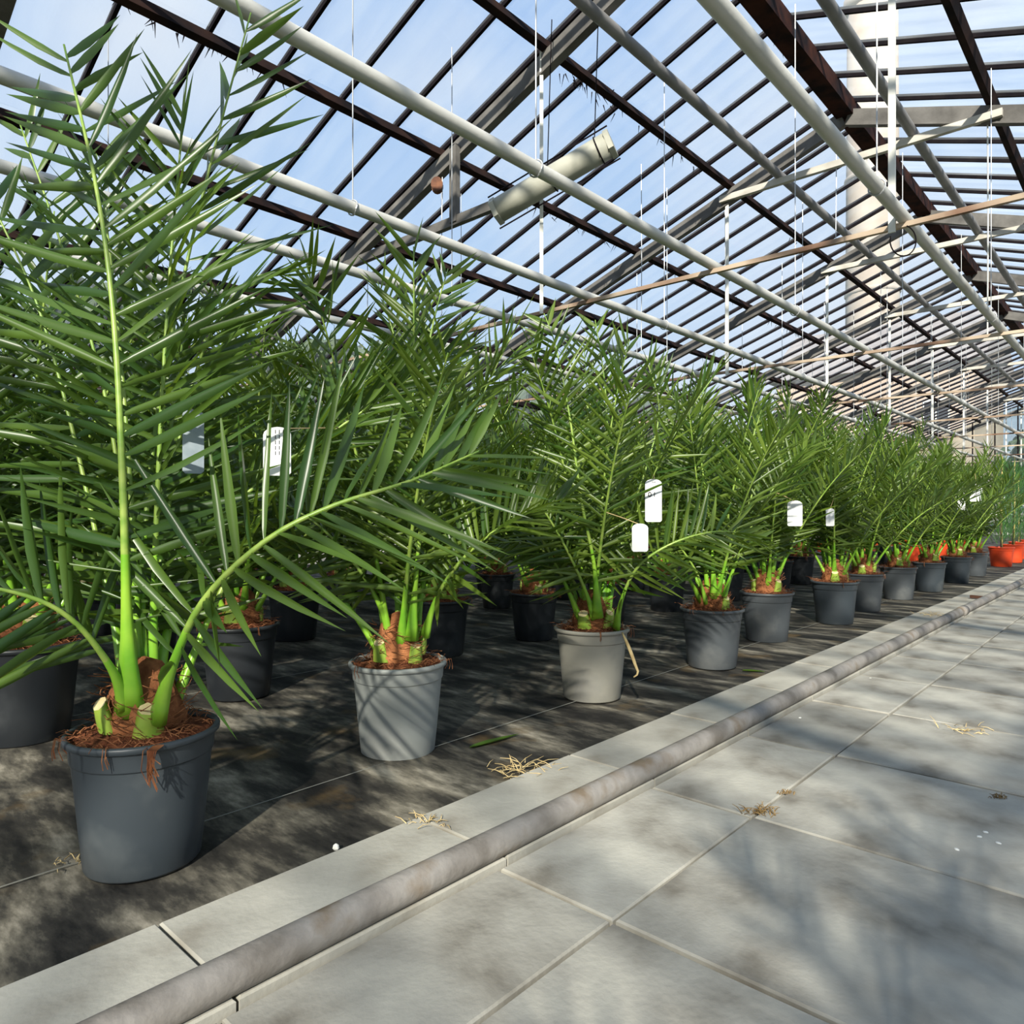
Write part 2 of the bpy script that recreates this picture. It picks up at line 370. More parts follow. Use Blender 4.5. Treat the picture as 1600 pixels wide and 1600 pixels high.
# ------------------------------------------------------------------ roof
ceil = empty('ceiling', (RX, 0, 0)); tag(ceil, 'glazed greenhouse roof', kind='structure')
off = Vector((RX, 0, 0))
for side in (-1, 1):
    xe = 6 * PSP * side
    for k in range(1, 7):
        x = side * k * PSP; z = RZ - TS * abs(x) - 0.085
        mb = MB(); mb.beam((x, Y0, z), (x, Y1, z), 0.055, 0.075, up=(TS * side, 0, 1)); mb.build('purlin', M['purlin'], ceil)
    for y in RAF_Y:
        mb = MB(); dz = 0.21
        mb.beam((0 + 0.02 * side, y, RZ - dz), (xe, y, RZ - TS * abs(xe) - dz), 0.05, 0.14, up=(TS * side, 0, 1)); mb.beam((0 + 0.02 * side, y, RZ - dz - .072), (xe, y, RZ - TS * abs(xe) - dz - .072), 0.07, 0.014, up=(TS * side, 0, 1)); mb.build('rafter', M['rafter'], ceil)
    # glazing bars
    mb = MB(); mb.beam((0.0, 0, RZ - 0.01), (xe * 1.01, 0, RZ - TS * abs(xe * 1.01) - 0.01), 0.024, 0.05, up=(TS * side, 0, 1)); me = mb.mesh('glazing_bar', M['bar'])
    nb = int((Y1 - Y0) / BSP) + 1
    ybar0 = RAF_Y[0] - BSP * (int((RAF_Y[0] - Y0) / BSP)) + 0.05
    for i in range(nb):
        o = link('glazing_bar', me, ceil); o.location = (0, ybar0 + i * BSP, 0)
    # panes
    ang = math.atan(TS); Lp = PSP / math.cos(ang)
    mb = MB(); mb.box((0, 0, 0), (Lp - 0.004, BSP - 0.012, 0.004)); pme = mb.mesh('glass_pane', M['glass'])
    rest = MB()
    cand = []
    for i in range(nb - 1):
        for k in range(6):
            y = ybar0 + (i + 0.5) * BSP; x = side * (k + 0.5) * PSP
            cand.append((y, x, RZ - TS * abs(x)))
    def vis(c):
        y, x, z = c; X = x + RX
        d = -X * math.sin(PSI) + y * math.cos(PSI); u = X * math.cos(PSI) + y * math.sin(PSI)
        if d < 0.5: return 1e9
        px_, py_ = u / d * FPX, (z - CAMH) / d * FPX
        return d if abs(px_) < 850 and py_ < 850 else 1e6 + d
    cand.sort(key=vis)
    rot = Matrix.Rotation(ang * side, 3, 'Y')
    for n_, (y, x, z) in enumerate(cand):
        if n_ < (300 if side < 0 else 120) and vis((y, x, z)) < 1e6:
            o = link('glass_pane', pme, ceil); o.location = (x, y, z - 0.004); o.rotation_euler = (srng.uniform(-0.003, 0.003), ang * side, 0)
        else:
            rest.box((x, y, z - 0.004), (Lp - 0.004, BSP - 0.012, 0.004), rot)
    o = rest.build('far_panes', M['glass'], ceil); o['kind'] = 'stuff'
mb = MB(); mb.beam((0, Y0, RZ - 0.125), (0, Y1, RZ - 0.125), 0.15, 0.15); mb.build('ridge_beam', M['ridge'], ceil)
# dirt and moss clumps hanging under some purlin crossings
drng = random.Random(12)
mb = MB()
for q in range(90):
    k = drng.randint(0, 5); x = -k * PSP - drng.uniform(0.0, 0.05); y = drng.uniform(1, 22); z = roofz(x + RX) - 0.03
    for j in range(drng.randint(4, 14)):
        a = drng.uniform(-0.35, 0.35); c = Vector((x + drng.uniform(-0.12, 0.05), y + a, z - 0.02))
        mb.tube([c, c + Vector((drng.uniform(-.04, .04), drng.uniform(-.05, .05), -drng.uniform(0.03, 0.10)))], [0.006, 0.001], 3, False)
o = mb.build('hanging_dirt', M['bar'], ceil); o['kind'] = 'stuff'

# collar ties at every rafter, rusty lower ties at every second
for i, y in enumerate(RAF_Y):
    if y < 3: continue
    zc = 0.838 * HR + CAMH; xw = (RZ - zc - 0.2) / TS
    if y > 5:
        mb = MB(); mb.beam((-xw, y - 0.045, zc), (xw, y - 0.045, zc), 0.05, 0.06); mb.build('collar_tie', M['collar'], ceil)
TIE_Z = 1.466 * HR / 3.9 + CAMH
HX = 1.17                      # hangers stand this far either side of the ridge
for k, y in enumerate(RAF_Y):
    if y < 3: continue
    mb = MB(); mb.beam((-6 * PSP + .14, y, TIE_Z), (6 * PSP - .14, y, TIE_Z), 0.028, 0.026); mb.build('tie_bar', M['tie'], ceil)
    for s_ in (-1, 1):
        if (abs(y - RAF_Y[3]) < .01 and s_ < 0) or (abs(y - RAF_Y[4]) < .01 and s_ > 0): continue   # a strip and a rope hang there instead
        mb = MB(); mb.beam((s_ * HX, y - 0.018, RZ - TS * HX - 0.2), (s_ * HX, y - 0.018, TIE_Z - 0.03), 0.034, 0.012, up=(0, 1, 0)); mb.build('tie_hanger', M['white'], ceil)
# near brace with its hanger (first rafter in view)
yb = RAF_Y[3]
zb = 0.603 * HR + CAMH
xl = -(RZ - zb - 0.2) / TS
mb = MB(); mb.beam((xl - 0.15, yb - 0.045, zb), (xl + 2.35, yb - 0.045, zb + 0.02), 0.05, 0.075); mb.build('brace', M['rafter'], ceil)
pH = at(707, 355, 1.0) - Vector((0, 0, CAMH)); tH = (yb - 0.08) / pH.y
xh = pH.x * tH - RX
mb = MB(); mb.beam((xh, yb - 0.056, zb), (xh, yb - 0.056, roofz(xh + RX) - 0.2), 0.075, 0.05, up=(0, 1, 0)); mb.build('hanger_post', M['rafter'], ceil)

# heating pipes under the roof
def heat_pipe(r, Hh, rad, m, label, hang=1.5, wires=True, ystart=-4.5, yend=27.6, phase=0.0):
    X = r * Hh * HR; Z = Hh * HR + CAMH
    t = empty('heating_pipe', (X, 0, Z)); tag(t, label, 'pipe')
    mb = MB(); n = 34
    mb.tube([(0, ystart + (yend - ystart) * i / n, 0.0015 * math.sin(i * 1.3)) for i in range(n + 1)], rad, 16); mb.build('pipe_run', m, t, True)
    y = 1.2 + phase
    if wires:
        while y < 26:
            top = roofz(X) - 0.04 - Z
            mb = MB(); mb.tube([(0, y, -rad * 0.9), (0, y, top)], 0.0035, 5)
            ring = [(math.cos(a) * (rad + 0.006), y + 0.004 * math.sin(3 * a), math.sin(a) * (rad + 0.006)) for a in [2 * math.pi * q / 16 for q in range(17)]]
            mb.tube(ring, 0.004, 5, False); mb.build('hanger_wire', M['wire'], t); y += hang * 2
    return t
HP = (TIE_Z + 0.012 + 0.029 - CAMH) / HR
heat_pipe(-1.35, HP, 0.030, M['pipe'], 'cream heating pipe on the tie bars, crossing in front of the fat grey tube', phase=1.2)
heat_pipe(-1.97, HP, 0.030, M['pipe'], 'cream heating pipe with rust spots on the tie bars, just below the fat grey tube', phase=0.9)
heat_pipe(-2.49, HP, 0.030, M['pipe'], 'pale heating pipe on the tie bars, next beyond the rust-spotted one', phase=2.3)
heat_pipe(-3.19, HP, 0.029, M['pipe'], 'pale heating pipe on the tie bars, closest to the side wall, behind palm tops', phase=0.4)
heat_pipe(-0.65, HP, 0.031, M['pipe'], 'pale heating pipe on the tie bars, right above the kerb', phase=2.4)
heat_pipe(-0.842, 0.856, 0.042, M['greypipe'], 'dark grey pipe on the collar ties, palm side of the ridge', wires=False)
heat_pipe(-0.487, 0.856, 0.042, M['greypipe'], 'dark grey pipe on the collar ties, beyond the ridge', wires=False)

# loose hanging wires and strips
def hang_wire(x, ybot, r_, Hh, name, m, rad, lab, grp, ytop=None, flat=None):
    """vertical line hanging from the roof so that its foot is at height Hh over the camera and pixel (x, ybot)"""
    p = at(x, ybot, 1.0) - Vector((0, 0, CAMH)); p = p * (Hh / p.z)
    top = roofz(p.x) - 0.03
    mb = MB()
    if flat: mb.beam((0, 0, 0), (0, 0, top - (p.z + CAMH)), flat, 0.008, up=(RGT.x * 0 + FWD.x, FWD.y, 0))
    else: mb.tube([(0, 0, 0), (0.004, 0, (top - p.z - CAMH) * 0.5), (0, 0, top - p.z - CAMH)], rad, 5)
    o = mb.build(name, m); o.location = (p.x, p.y, p.z + CAMH); tag(o, lab, name.replace('_', ' '), grp)
for (x, yb_, Hh) in [(574, 500, 1.9), (690, 500, 1.75), (1002, 548, 1.55), (1133, 560, 1.7), (1306, 372, 2.6), (1288, 600, 2.0), (1386, 640, 1.6), (1431, 640, 1.9), (1513, 640, 2.4), (1456, 600, 2.3), (1483, 660, 2.0)]:
    hang_wire(x, yb_, 0, Hh, 'hanging_wire', M['wire'], 0.004, 'thin bare wire hanging straight down from the roof glazing', 'bare wires hanging from the roof')
hang_wire(846, 490, 0, 1.455, 'hanging_strip', M['white'], 0, 'white flat strip hanging beside the grey tube, ending at a tie bar', None, flat=0.026)
hang_wire(1543, 525, 0, 1.466, 'hanging_rope', M['white'], 0.006, 'white rope hanging from the roof down to a tie bar', None)

# grey tube hung under the roof
tb = empty('hanging_tube', (0, 0, 0)); tag(tb, 'fat grey metal tube slung under the roof on thin cables', 'tube')
pa = at(775, 331, 1.0) - Vector((0, 0, CAMH)); pa = Vector((0, 0, CAMH)) + pa * ((yb - 0.25) / pa.y)
pb = at(955, 224, 1.0) - Vector((0, 0, CAMH)); pb = Vector((0, 0, CAMH)) + pb * ((yb + 0.05) / pb.y)
tb.location = pa; dvec = pb - pa
mb = MB(); mb.tube([dvec * q for q in (0, 0.25, 0.5, 0.75, 1.0)], 0.088, 20, True); mb.build('tube_body', M['tubegrey'], tb, True)
for q0, q1 in ((-0.012, 0.028), (0.972, 1.012)):
    mb = MB(); mb.tube([dvec * q0, dvec * q1], 0.103, 6); mb.build('end_collar', M['tubegrey'], tb)
sv = dvec.normalized().cross(Vector((0, 0, 1))).normalized(); uv = sv.cross(dvec.normalized())
for s_ in (-1, 1):
    mb = MB(); mb.tube([dvec * -0.02 + uv * s_ * 0.13, dvec * 1.02 + uv * s_ * 0.13], 0.006, 5); mb.build('tension_rod', M['bar'], tb)
for q in (0.5, 0.9):
    mb = MB(); c = dvec * q
    mb.tube([c + (uv * math.sin(a) + sv * math.cos(a)) * 0.093 for a in [2 * math.pi * i / 18 for i in range(19)]], 0.005, 5, False)
    mb.tube([c + uv * 0.09, c + Vector((0, 0, roofz(pa.x + c.x) - 0.05 - pa.z - c.z))], 0.004, 5); mb.build('sling_cable', M['bar'], tb)

# pulley hanging from the first rafter
pp = at(683, 292, 1.0) - Vector((0, 0, CAMH)); pp = Vector((0, 0, CAMH)) + pp * ((yb - 0.03) / pp.y)
pl = empty('pulley', pp, PSI); tag(pl, 'small rusty pulley hanging under the rafter', 'pulley')
mb = MB(); mb.tube([(0, -0.02, 0), (0, 0.02, 0)], 0.042, 16); mb.build('wheel', M['rust'], pl)
for s_ in (-1, 1):
    mb = MB(); v = [(math.sin(a) * 0.05, s_ * 0.026, math.cos(a) * 0.062 + 0.012) for a in [2 * math.pi * i / 14 for i in range(14)]]
    v2 = [(x_, y_ + s_ * 0.006, z_) for (x_, y_, z_) in v]
    mb.add(v + v2, [tuple(range(14)), tuple(reversed(range(14, 28)))] + [(i, (i + 1) % 14, 14 + (i + 1) % 14, 14 + i) for i in range(14)]); mb.build('cheek_plate', M['rust'], pl)
ztop = max(0.085, roofz(pp.x) - 0.285 - pp.z)
mb = MB(); mb.tube([(0, 0, 0.05), (-0.006, 0, 0.05 + (ztop - .05) * .4), (0.006, 0, 0.05 + (ztop - .05) * .7), (0, 0, ztop)], 0.006, 6); mb.build('hook', M['rust'], pl)
mb = MB(); mb.tube([(0.044, 0, ztop), (0.044, 0, 0), (0.03, 0, -0.95)], 0.004, 5); mb.build('rope', M['wire'], pl)
# loop of cable on the rusty tie by the king post
lp = at(1411, 376, 1.0) - Vector((0, 0, CAMH)); lp = Vector((0, 0, CAMH)) + lp * ((RAF_Y[3] - 0.04) / lp.y)
mb = MB(); mb.tube([RGT * (math.cos(a) * 0.066) + UP * (math.sin(a) * 0.078) for a in [math.pi * (0.75 + 1.5 * i / 20) + 0.5 for i in range(21)]], 0.0035, 5)
o = mb.build('cable_loop', M['bar']); o.location = lp; tag(o, 'drooping loop of thin black cable at a tie bar hanger', 'cable')

# ------------------------------------------------------------------ walls
def glazed_wall(name, p0, p1, ztop_fn, lab, cell=0.62, kind_mat='wallglass'):
    wroot = empty(name, (0, 0, 0)); tag(wroot, lab, kind='structure')
    p0 = Vector(p0); p1 = Vector(p1); L = (p1 - p0).length; t = (p1 - p0) / L
    mb = MB(); mb.beam(p0 + UP * 0.30, p1 + UP * 0.30, 0.14, 0.70); mb.build('dwarf_wall', M['concrete'], wroot)
    mb = MB(); mb.beam(p0 + UP * 0.68, p1 + UP * 0.68, 0.18, 0.06); mb.build('sill', M['white'], wroot)
    n = int(L / cell)
    for i in range(n + 1):
        q = p0 + t * (L * i / n); zt = ztop_fn(q)
        thick = 0.09 if i % 5 == 0 else 0.035
        mb = MB(); mb.beam(q + UP * 0.7, q + UP * zt, thick, thick, up=t); mb.build('post' if i % 5 == 0 else 'mullion', M['rafter'] if i % 5 == 0 else M['bar'], wroot)
        if i < n:
            q2 = p0 + t * (L * (i + 1) / n); a, b = q + t * 0.02, q2 - t * 0.02
            nrm = t.cross(UP) * 0.002
            za, zb_ = ztop_fn(a), ztop_fn(b)
            v = [a + UP * 0.7, b + UP * 0.7, b + UP * zb_, a + UP * za]
            mb = MB(); mb.add([k + nrm for k in v] + [k - nrm for k in v], [(0, 1, 2, 3), (7, 6, 5, 4), (0, 4, 5, 1), (1, 5, 6, 2), (2, 6, 7, 3), (3, 7, 4, 0)])
            mb.build('glass_pane', M[kind_mat], wroot)
    for z in (1.35, 2.15):
        zz = [q for q in [p0 + t * (L * i / n) for i in range(n + 1)] if ztop_fn(q) > z]
        if len(zz) > 1:
            mb = MB(); mb.beam(zz[0] + UP * z, zz[-1] + UP * z, 0.05, 0.05); mb.build('rail', M['rafter'], wroot)
    return wroot
glazed_wall('wall_left', (EAVE_L, Y0, 0), (EAVE_L, Y1, 0), lambda q: roofz(EAVE_L) - 0.02, 'glazed side wall beyond the palms')
glazed_wall('wall_back', (EAVE_L, Y1 - 0.05, 0), (EAVE_R, Y1 - 0.05, 0), lambda q: roofz(q.x) - 0.04, 'glazed gable wall at the far end')
glazed_wall('wall_right', (EAVE_R, Y0, 0), (EAVE_R, Y1, 0), lambda q: roofz(EAVE_R) - 0.02, 'glazed side wall on the path side', cell=1.5)
# white benches / rails by the far gable
for z, h_ in ((1.02, 0.10), (0.82, 0.06)):
    mb = MB(); mb.beam((0, -2.9, 0), (0, 2.9, 0), 0.05, h_, up=(0, 0, 1)); o = mb.build('white_rail', M['white'])
    o.location = (-5.2, 26.9, z + 0.15); o.rotation_euler = (0, 0, math.radians(90)); tag(o, 'white horizontal rail before the far gable, ' + ('upper wide one' if z > 1 else 'lower narrow one'), 'rail')

# ------------------------------------------------------------------ outside
def ray(x, y, Y):
    p = at(x, y, 1.0) - Vector((0, 0, CAMH)); return Vector((0, 0, CAMH)) + p * (Y / p.y)
tw = empty('chimney_tower', (0, 0, -0.15)); c = ray(1363, 800, 54)
tw.location = (c.x, c.y, -0.15); tag(tw, 'tall pale rendered chimney tower outside, seen through the roof glass', 'tower')
mb = MB(); mb.lathe([(1.78, 0), (1.74, 10), (1.68, 22), (1.6, 36)], 24, True, True); mb.build('shaft', M['tower'], tw, True)
mb = MB(); mb.lathe([(1.61, 35.9), (1.85, 36.1), (1.85, 36.8), (1.5, 36.8)], 24, True, True); mb.build('cap', M['tower'], tw, True)
for z in (8, 16, 24):
    mb = MB(); mb.lathe([(1.74, z), (1.80, z + .05), (1.80, z + .25), (1.72, z + .3)], 24); mb.build('band', M['tower'], tw, True)
hs = empty('beige_house', (0, 0, -0.15)); c = ray(1440, 800, 42); hs.location = (c.x - 1.5, c.y, -0.15); tag(hs, 'beige rendered house outside beyond the far gable', 'house')
mb = MB(); mb.box((0, 0, 3.9), (9, 8, 7.8)); mb.build('walls', M['house'], hs)
mb = MB(); mb.add([(-5, -4.5, 7.8), (5, -4.5, 7.8), (5, 4.5, 7.8), (-5, 4.5, 7.8), (-5, 0, 11), (5, 0, 11)], [(0, 1, 5, 4), (2, 3, 4, 5), (0, 4, 3), (1, 2, 5), (3, 2, 1, 0)]); mb.build('roof', M['roofing'], hs)
for x in (-3, 0, 3):
    for z in (2.2, 5.4):
        mb = MB(); mb.box((x, -4.02, z), (1.1, 0.1, 1.5)); o = mb.build('window', M['white'], hs)
        for s_ in (-.26, .26):
            mb = MB(); mb.box((x + s_, -4.08, z), (0.44, 0.05, 1.3)); mb.build('pane', M['bar'], o)
trng = random.Random(21)
def tree(x, y, h, r, lab):
    t = empty('broadleaf_tree', (x, y, -0.15)); tag(t, lab, 'tree', 'trees outside the side wall')
    mb = MB(); mb.tube([(0, 0, 0), (0.1, 0.05, h * .35), (0, 0, h * .7)], [0.22, 0.16, 0.06], 8); mb.build('trunk', M['bark'], t, True)
    mb = MB()
    for k in range(420):
        a = trng.uniform(0, 6.28); zz = trng.uniform(-1, 1); q = trng.uniform(0.55, 1.0) * math.sqrt(max(0, 1 - zz * zz))
        c = Vector((math.cos(a) * q * r, math.sin(a) * q * r, h * .62 + zz * h * .38)); s_ = trng.uniform(.25, .5)
        n1 = Vector((trng.gauss(0, 1), trng.gauss(0, 1), trng.gauss(0, 1))).normalized(); n2 = n1.orthogonal().normalized(); n3 = n1.cross(n2)
        mb.add([c - n2 * s_, c + n3 * s_ * .6 + n1 * .1, c + n2 * s_, c - n3 * s_ * .6 + n1 * .1, c + n1 * .2], [(0, 1, 4), (1, 2, 4), (2, 3, 4), (3, 0, 4)])
    o = mb.build('crown', M['tree'], t); o['kind'] = 'stuff'
for i, (x, y, h, r) in enumerate([(-17, 1, 5.5, 2.3), (-19, 6.2, 6.2, 2.3), (-17.5, 11.4, 5.6, 2.3), (-21, 16.6, 7.0, 2.4), (-18.5, 22, 6.4, 2.4), (-22.5, 27.4, 7.4, 2.6), (-19.5, 33, 7.2, 2.5), (-24, 38.5, 8.0, 2.7), (-3.2, 37, 4.4, 2.2)]):
    tree(x, y, h, r, 'leafy tree outside the side glazing, %s along towards the chimney tower' % ('first', 'second', 'third', 'fourth', 'fifth', 'sixth', 'seventh', 'eighth', 'ninth')[i] if x < -12 else 'low leafy tree outside just beyond the far gable')

# ------------------------------------------------------------------ palm pieces
LEAF_X = [0.0, 0.10, 0.35, 0.68, 1.0]; LEAF_W = [0.30, 0.72, 1.0, 0.66, 0.0]
def leaf_verts(droop, twist):
    v = []
    for x, wv in zip(LEAF_X, LEAF_W):
        z0 = -droop * x * x; hw = 0.036 * wv; a = twist * x
        if wv == 0: v.append((x, 0, z0)); continue
        for s_ in (-1, 0, 1):
            y_ = s_ * hw; z_ = (0.45 * hw if s_ else -0.25 * hw)
            v.append((x, y_ * math.cos(a) - z_ * math.sin(a), z0 + y_ * math.sin(a) + z_ * math.cos(a)))
    f = []
    for i in range(3):
        for k in range(2): f.append((i * 3 + k, i * 3 + k + 1, i * 3 + 4 + k, i * 3 + 3 + k))
    f += [(9, 10, 12), (10, 11, 12)]
    return np.array(v), f
LEAVES = [leaf_verts(d, t) for d, t in ((0.00, 0.1), (0.03, -0.2), (0.07, 0.2), (0.15, -0.1))]
LEAF_ME = {}
for mk in ('leaf', 'leaf2'):
    for i, (v, f) in enumerate(LEAVES):
        mb = MB(); mb.add([tuple(p) for p in v], f); LEAF_ME[mk, i] = mb.mesh('leaflet', M[mk], True)
def catmull(P, n):
    P = [Vector(p) for p in P]; Q = [P[0] * 2 - P[1]] + P + [P[-1] * 2 - P[-2]]
    out = []
    segs = len(P) - 1
    for i in range(n + 1):
        u = i / n * segs; k = min(int(u), segs - 1); t = u - k
        a, b, c, d = Q[k], Q[k + 1], Q[k + 2], Q[k + 3]
        out.append(0.5 * ((2 * b) + (c - a) * t + (2 * a - 5 * b + 4 * c - d) * t * t + (3 * b - a - 3 * c + d) * t ** 3))
    # resample by arc length
    L = [0]
    for i in range(1, len(out)): L.append(L[-1] + (out[i] - out[i - 1]).length)
    res = []
    j = 0
    for i in range(n + 1):
        s = L[-1] * i / n
        while j < len(L) - 2 and L[j + 1] < s: j += 1
        t = (s - L[j]) / max(1e-9, L[j + 1] - L[j]); res.append(out[j].lerp(out[j + 1], t))
    return res, L[-1]
def frond(P, S, rng, nl=27, leaf=0.33, wide=0.052, start=0.08, lw=0.23, rt=1.0, close=1.0, vlift=25, droopy=0.0):
    """points, lateral vector -> rachis MB and list of (variant, 4x4 matrix)"""
    n = 26
    pts, L = catmull(P, n)
    S0 = Vector(S).normalized()
    T = [(pts[min(i + 1, n)] - pts[max(i - 1, 0)]).normalized() for i in range(n + 1)]
    mb = MB(); v = []; f = []
    K = 8
    mis = []
    for i, p in enumerate(pts):
        s = i / n; t = T[i]; sd_ = (S0 - t * S0.dot(t)).normalized(); ad = t.cross(sd_)
        wd = rt * (0.003 + 0.0095 * (1 - s)) + wide * 0.5 * math.exp(-(s / 0.085) ** 1.3)
        th = rt * (0.003 + 0.009 * (1 - s)) + wide * 0.20 * math.exp(-(s / 0.11) ** 1.3)
        for k in range(K):
            a = 2 * math.pi * k / K; v.append(p + sd_ * math.cos(a) * wd * 0.62 + ad * (math.sin(a) * th * 0.6))
    for i in range(n):
        for k in range(K):
            f.append((i * K + k, i * K + (k + 1) % K, (i + 1) * K + (k + 1) % K, (i + 1) * K + k)); mis.append(0 if i < n * 0.22 else 1)
    f += [tuple(reversed(range(K))), tuple(n * K + k for k in range(K))]; mis += [0, 1]
    mb.add(v, f); mb.mi = mis
    lv = []
    for sgn in (-1, 1):
        for j in range(nl):
            q = (j + (0.25 if sgn > 0 else 0) + rng.uniform(-0.2, 0.2)) / nl
            s = min(0.995, start * 0.6 + (1 - start * 0.6) * max(0, q) ** 0.95)
            s = s + (1 - s) * max(0.0, 0.15 / L - start * 0.6)          # none inside the fibre of the trunk
            i = min(int(s * n), n - 1); t_ = s * n - i; p = pts[i].lerp(pts[i + 1], t_); t = T[i].lerp(T[i + 1], t_).normalized()
            sd_ = (S0 - t * S0.dot(t)).normalized(); ad = t.cross(sd_)
            # spines low down, longest just below the middle, short at the tip
            if s < start: l = leaf * (0.25 + 0.5 * (max(0, s - start * 0.6) / (start * 0.4)) ** 2)
            else: l = leaf * (0.66 + 0.40 * math.sin(math.pi * min(1, (s - start) / (1 - start) * 0.95 + 0.12)))
            l *= rng.uniform(0.88, 1.1)
            if s > 0.85: l *= 1 - 0.9 * (s - 0.85)
            beta = math.radians((80 - 48 * s ** 1.5 + rng.gauss(0, 5))) * close
            gam = math.radians(vlift + rng.choice((-16, 0, 12, 24)) + rng.gauss(0, 5))
            d = t * math.cos(beta) + (sd_ * sgn * math.cos(gam) + ad * math.sin(gam)) * math.sin(beta)
            d = (d + Vector((0, 0, -1)) * (droopy + 0.05)).normalized()
            nn = ad * math.cos(gam) - sd_ * sgn * math.sin(gam)
            nn = (nn - d * nn.dot(d)).normalized()
            rr = rng.gauss(0, 0.38); yv = nn.cross(d).normalized()
            nn2 = nn * math.cos(rr) + yv * math.sin(rr); yv = nn2.cross(d).normalized()
            wsc = rng.uniform(0.8, 1.1) * (0.55 if s < start else 1.0)
            yk = l * wsc * 0.33 / max(0.2, l) * 1.0
            yk = lw * wsc if s >= start else 0.09
            mtx = Matrix(((d.x * l, yv.x * yk, nn2.x * l, p.x), (d.y * l, yv.y * yk, nn2.y * l, p.y), (d.z * l, yv.z * yk, nn2.z * l, p.z), (0, 0, 0, 1)))
            r = rng.random(); var = 0 if r < .35 else 1 if r < .7 else 2 if r < .92 else 3
            if s < start: var = 0
            lv.append((var, mtx))
    return mb, lv, pts
def leaves_mesh(lv, mk):
    V = []; F = []; o = 0
    for var, m in lv:
        v, f = LEAVES[var]; A = np.array(m)
        V.append(v @ A[:3, :3].T + A[:3, 3]); F.extend([tuple(i + o for i in q) for q in f]); o += len(v)
    me = bpy.data.meshes.new('leaflets'); me.from_pydata(np.concatenate(V).tolist(), [], F); me.update(); me.materials.append(M[mk])
    me.polygons.foreach_set('use_smooth', [True] * len(me.polygons))
    return me

PR, PB_, PH_ = 0.150, 0.115, 0.285
def pot_meshes(k, R=PR, B=PB_, H=PH_):
    mb = MB()
    def r(z): return B + (R - 0.008 - B) * z / H
    prof = [(0.0, 0.004), (B - 0.012, 0.004), (B - 0.004, 0.0), (B, 0.006), (r(H * .3), H * .3), (r(H * .6), H * .6), (r(H * .80), H * .80), (r(H * .81), H * .808), (r(H * .81) + .003, H * .812), (r(H * .81) + .0035, H * .82), (r(H * .9) + .003, H * .90), (R - 0.005, H - .014)]
    mb.lathe(prof, 40)
    body = mb.mesh('pot', M[k], True)
    mb = MB(); mb.lathe([(R - 0.007, H - .016), (R + 0.000, H - .015), (R + .003, H - .013), (R + .0035, H - .004), (R + .001, H - .001), (R - .004, H), (R - .008, H - .002), (R - .010, H - .014), (R - .018, H - .075)], 40)
    rim = mb.mesh('rim', M[k], True)
    return body, rim
POTS = {k: pot_meshes(k) for k in ('pot_dark', 'pot_black', 'pot_grey', 'pot_dusty', 'pot_mid')}
def soil_meshes(seed, strands=170, spill=3):
    rng = random.Random(seed); mb = MB(); n = 28; rings = 7
    v = [(0, 0, PH_ + 0.012)]
    for i in range(1, rings + 1):
        r = (PR - 0.0115) * i / rings
        for k in range(n):
            a = 2 * math.pi * k / n
            v.append((r * math.cos(a), r * math.sin(a), PH_ - 0.014 + 0.02 * (1 - (i / rings) ** 2) + rng.uniform(-.006, .008)))
    f = [(0, 1 + k, 1 + (k + 1) % n) for k in range(n)]
    for i in range(rings - 1):
        for k in range(n): f.append((1 + i * n + k, 1 + (i + 1) * n + k, 1 + (i + 1) * n + (k + 1) % n, 1 + i * n + (k + 1) % n))
    mb.add(v, f); soil = mb.mesh('soil', M['coir'], True)
    mb = MB()
    for q in range(strands):
        a = rng.uniform(0, 6.28); r = math.sqrt(rng.uniform(0.12, 1.0)) * (PR - .008); b = rng.uniform(0, 6.28); l = rng.uniform(.015, .05)
        p0 = Vector((r * math.cos(a), r * math.sin(a), PH_ - .006 + rng.uniform(-.004, .012))); d = Vector((math.cos(b), math.sin(b), rng.uniform(-.15, .5))) * l
        mb.tube([p0, p0 + d * .5 + Vector((0, 0, .006)), p0 + d], [0.0011, 0.0010, 0.0006], 3, False)
    for q in range(spill):
        a = rng.uniform(0, 6.28); l = rng.uniform(.015, .04)
        c = Vector((math.cos(a), math.sin(a), 0))
        for j in range(rng.randint(2, 4)):
            da = Vector((rng.uniform(-.01, .01), rng.uniform(-.01, .01), 0))
            mb.tube([c * (PR - .01) + da + UP * (PH_ - .004), c * (PR + .006) + da + UP * (PH_ + .004), c * (PR + .010) + da + UP * (PH_ - l * .5), c * (PR + .004) + da * 1.5 + UP * (PH_ - l)], 0.0009, 3, False)
    fib = mb.mesh('coir_strands', M['fibre']); return soil, fib
SOILS = [soil_meshes(s) for s in range(4)]
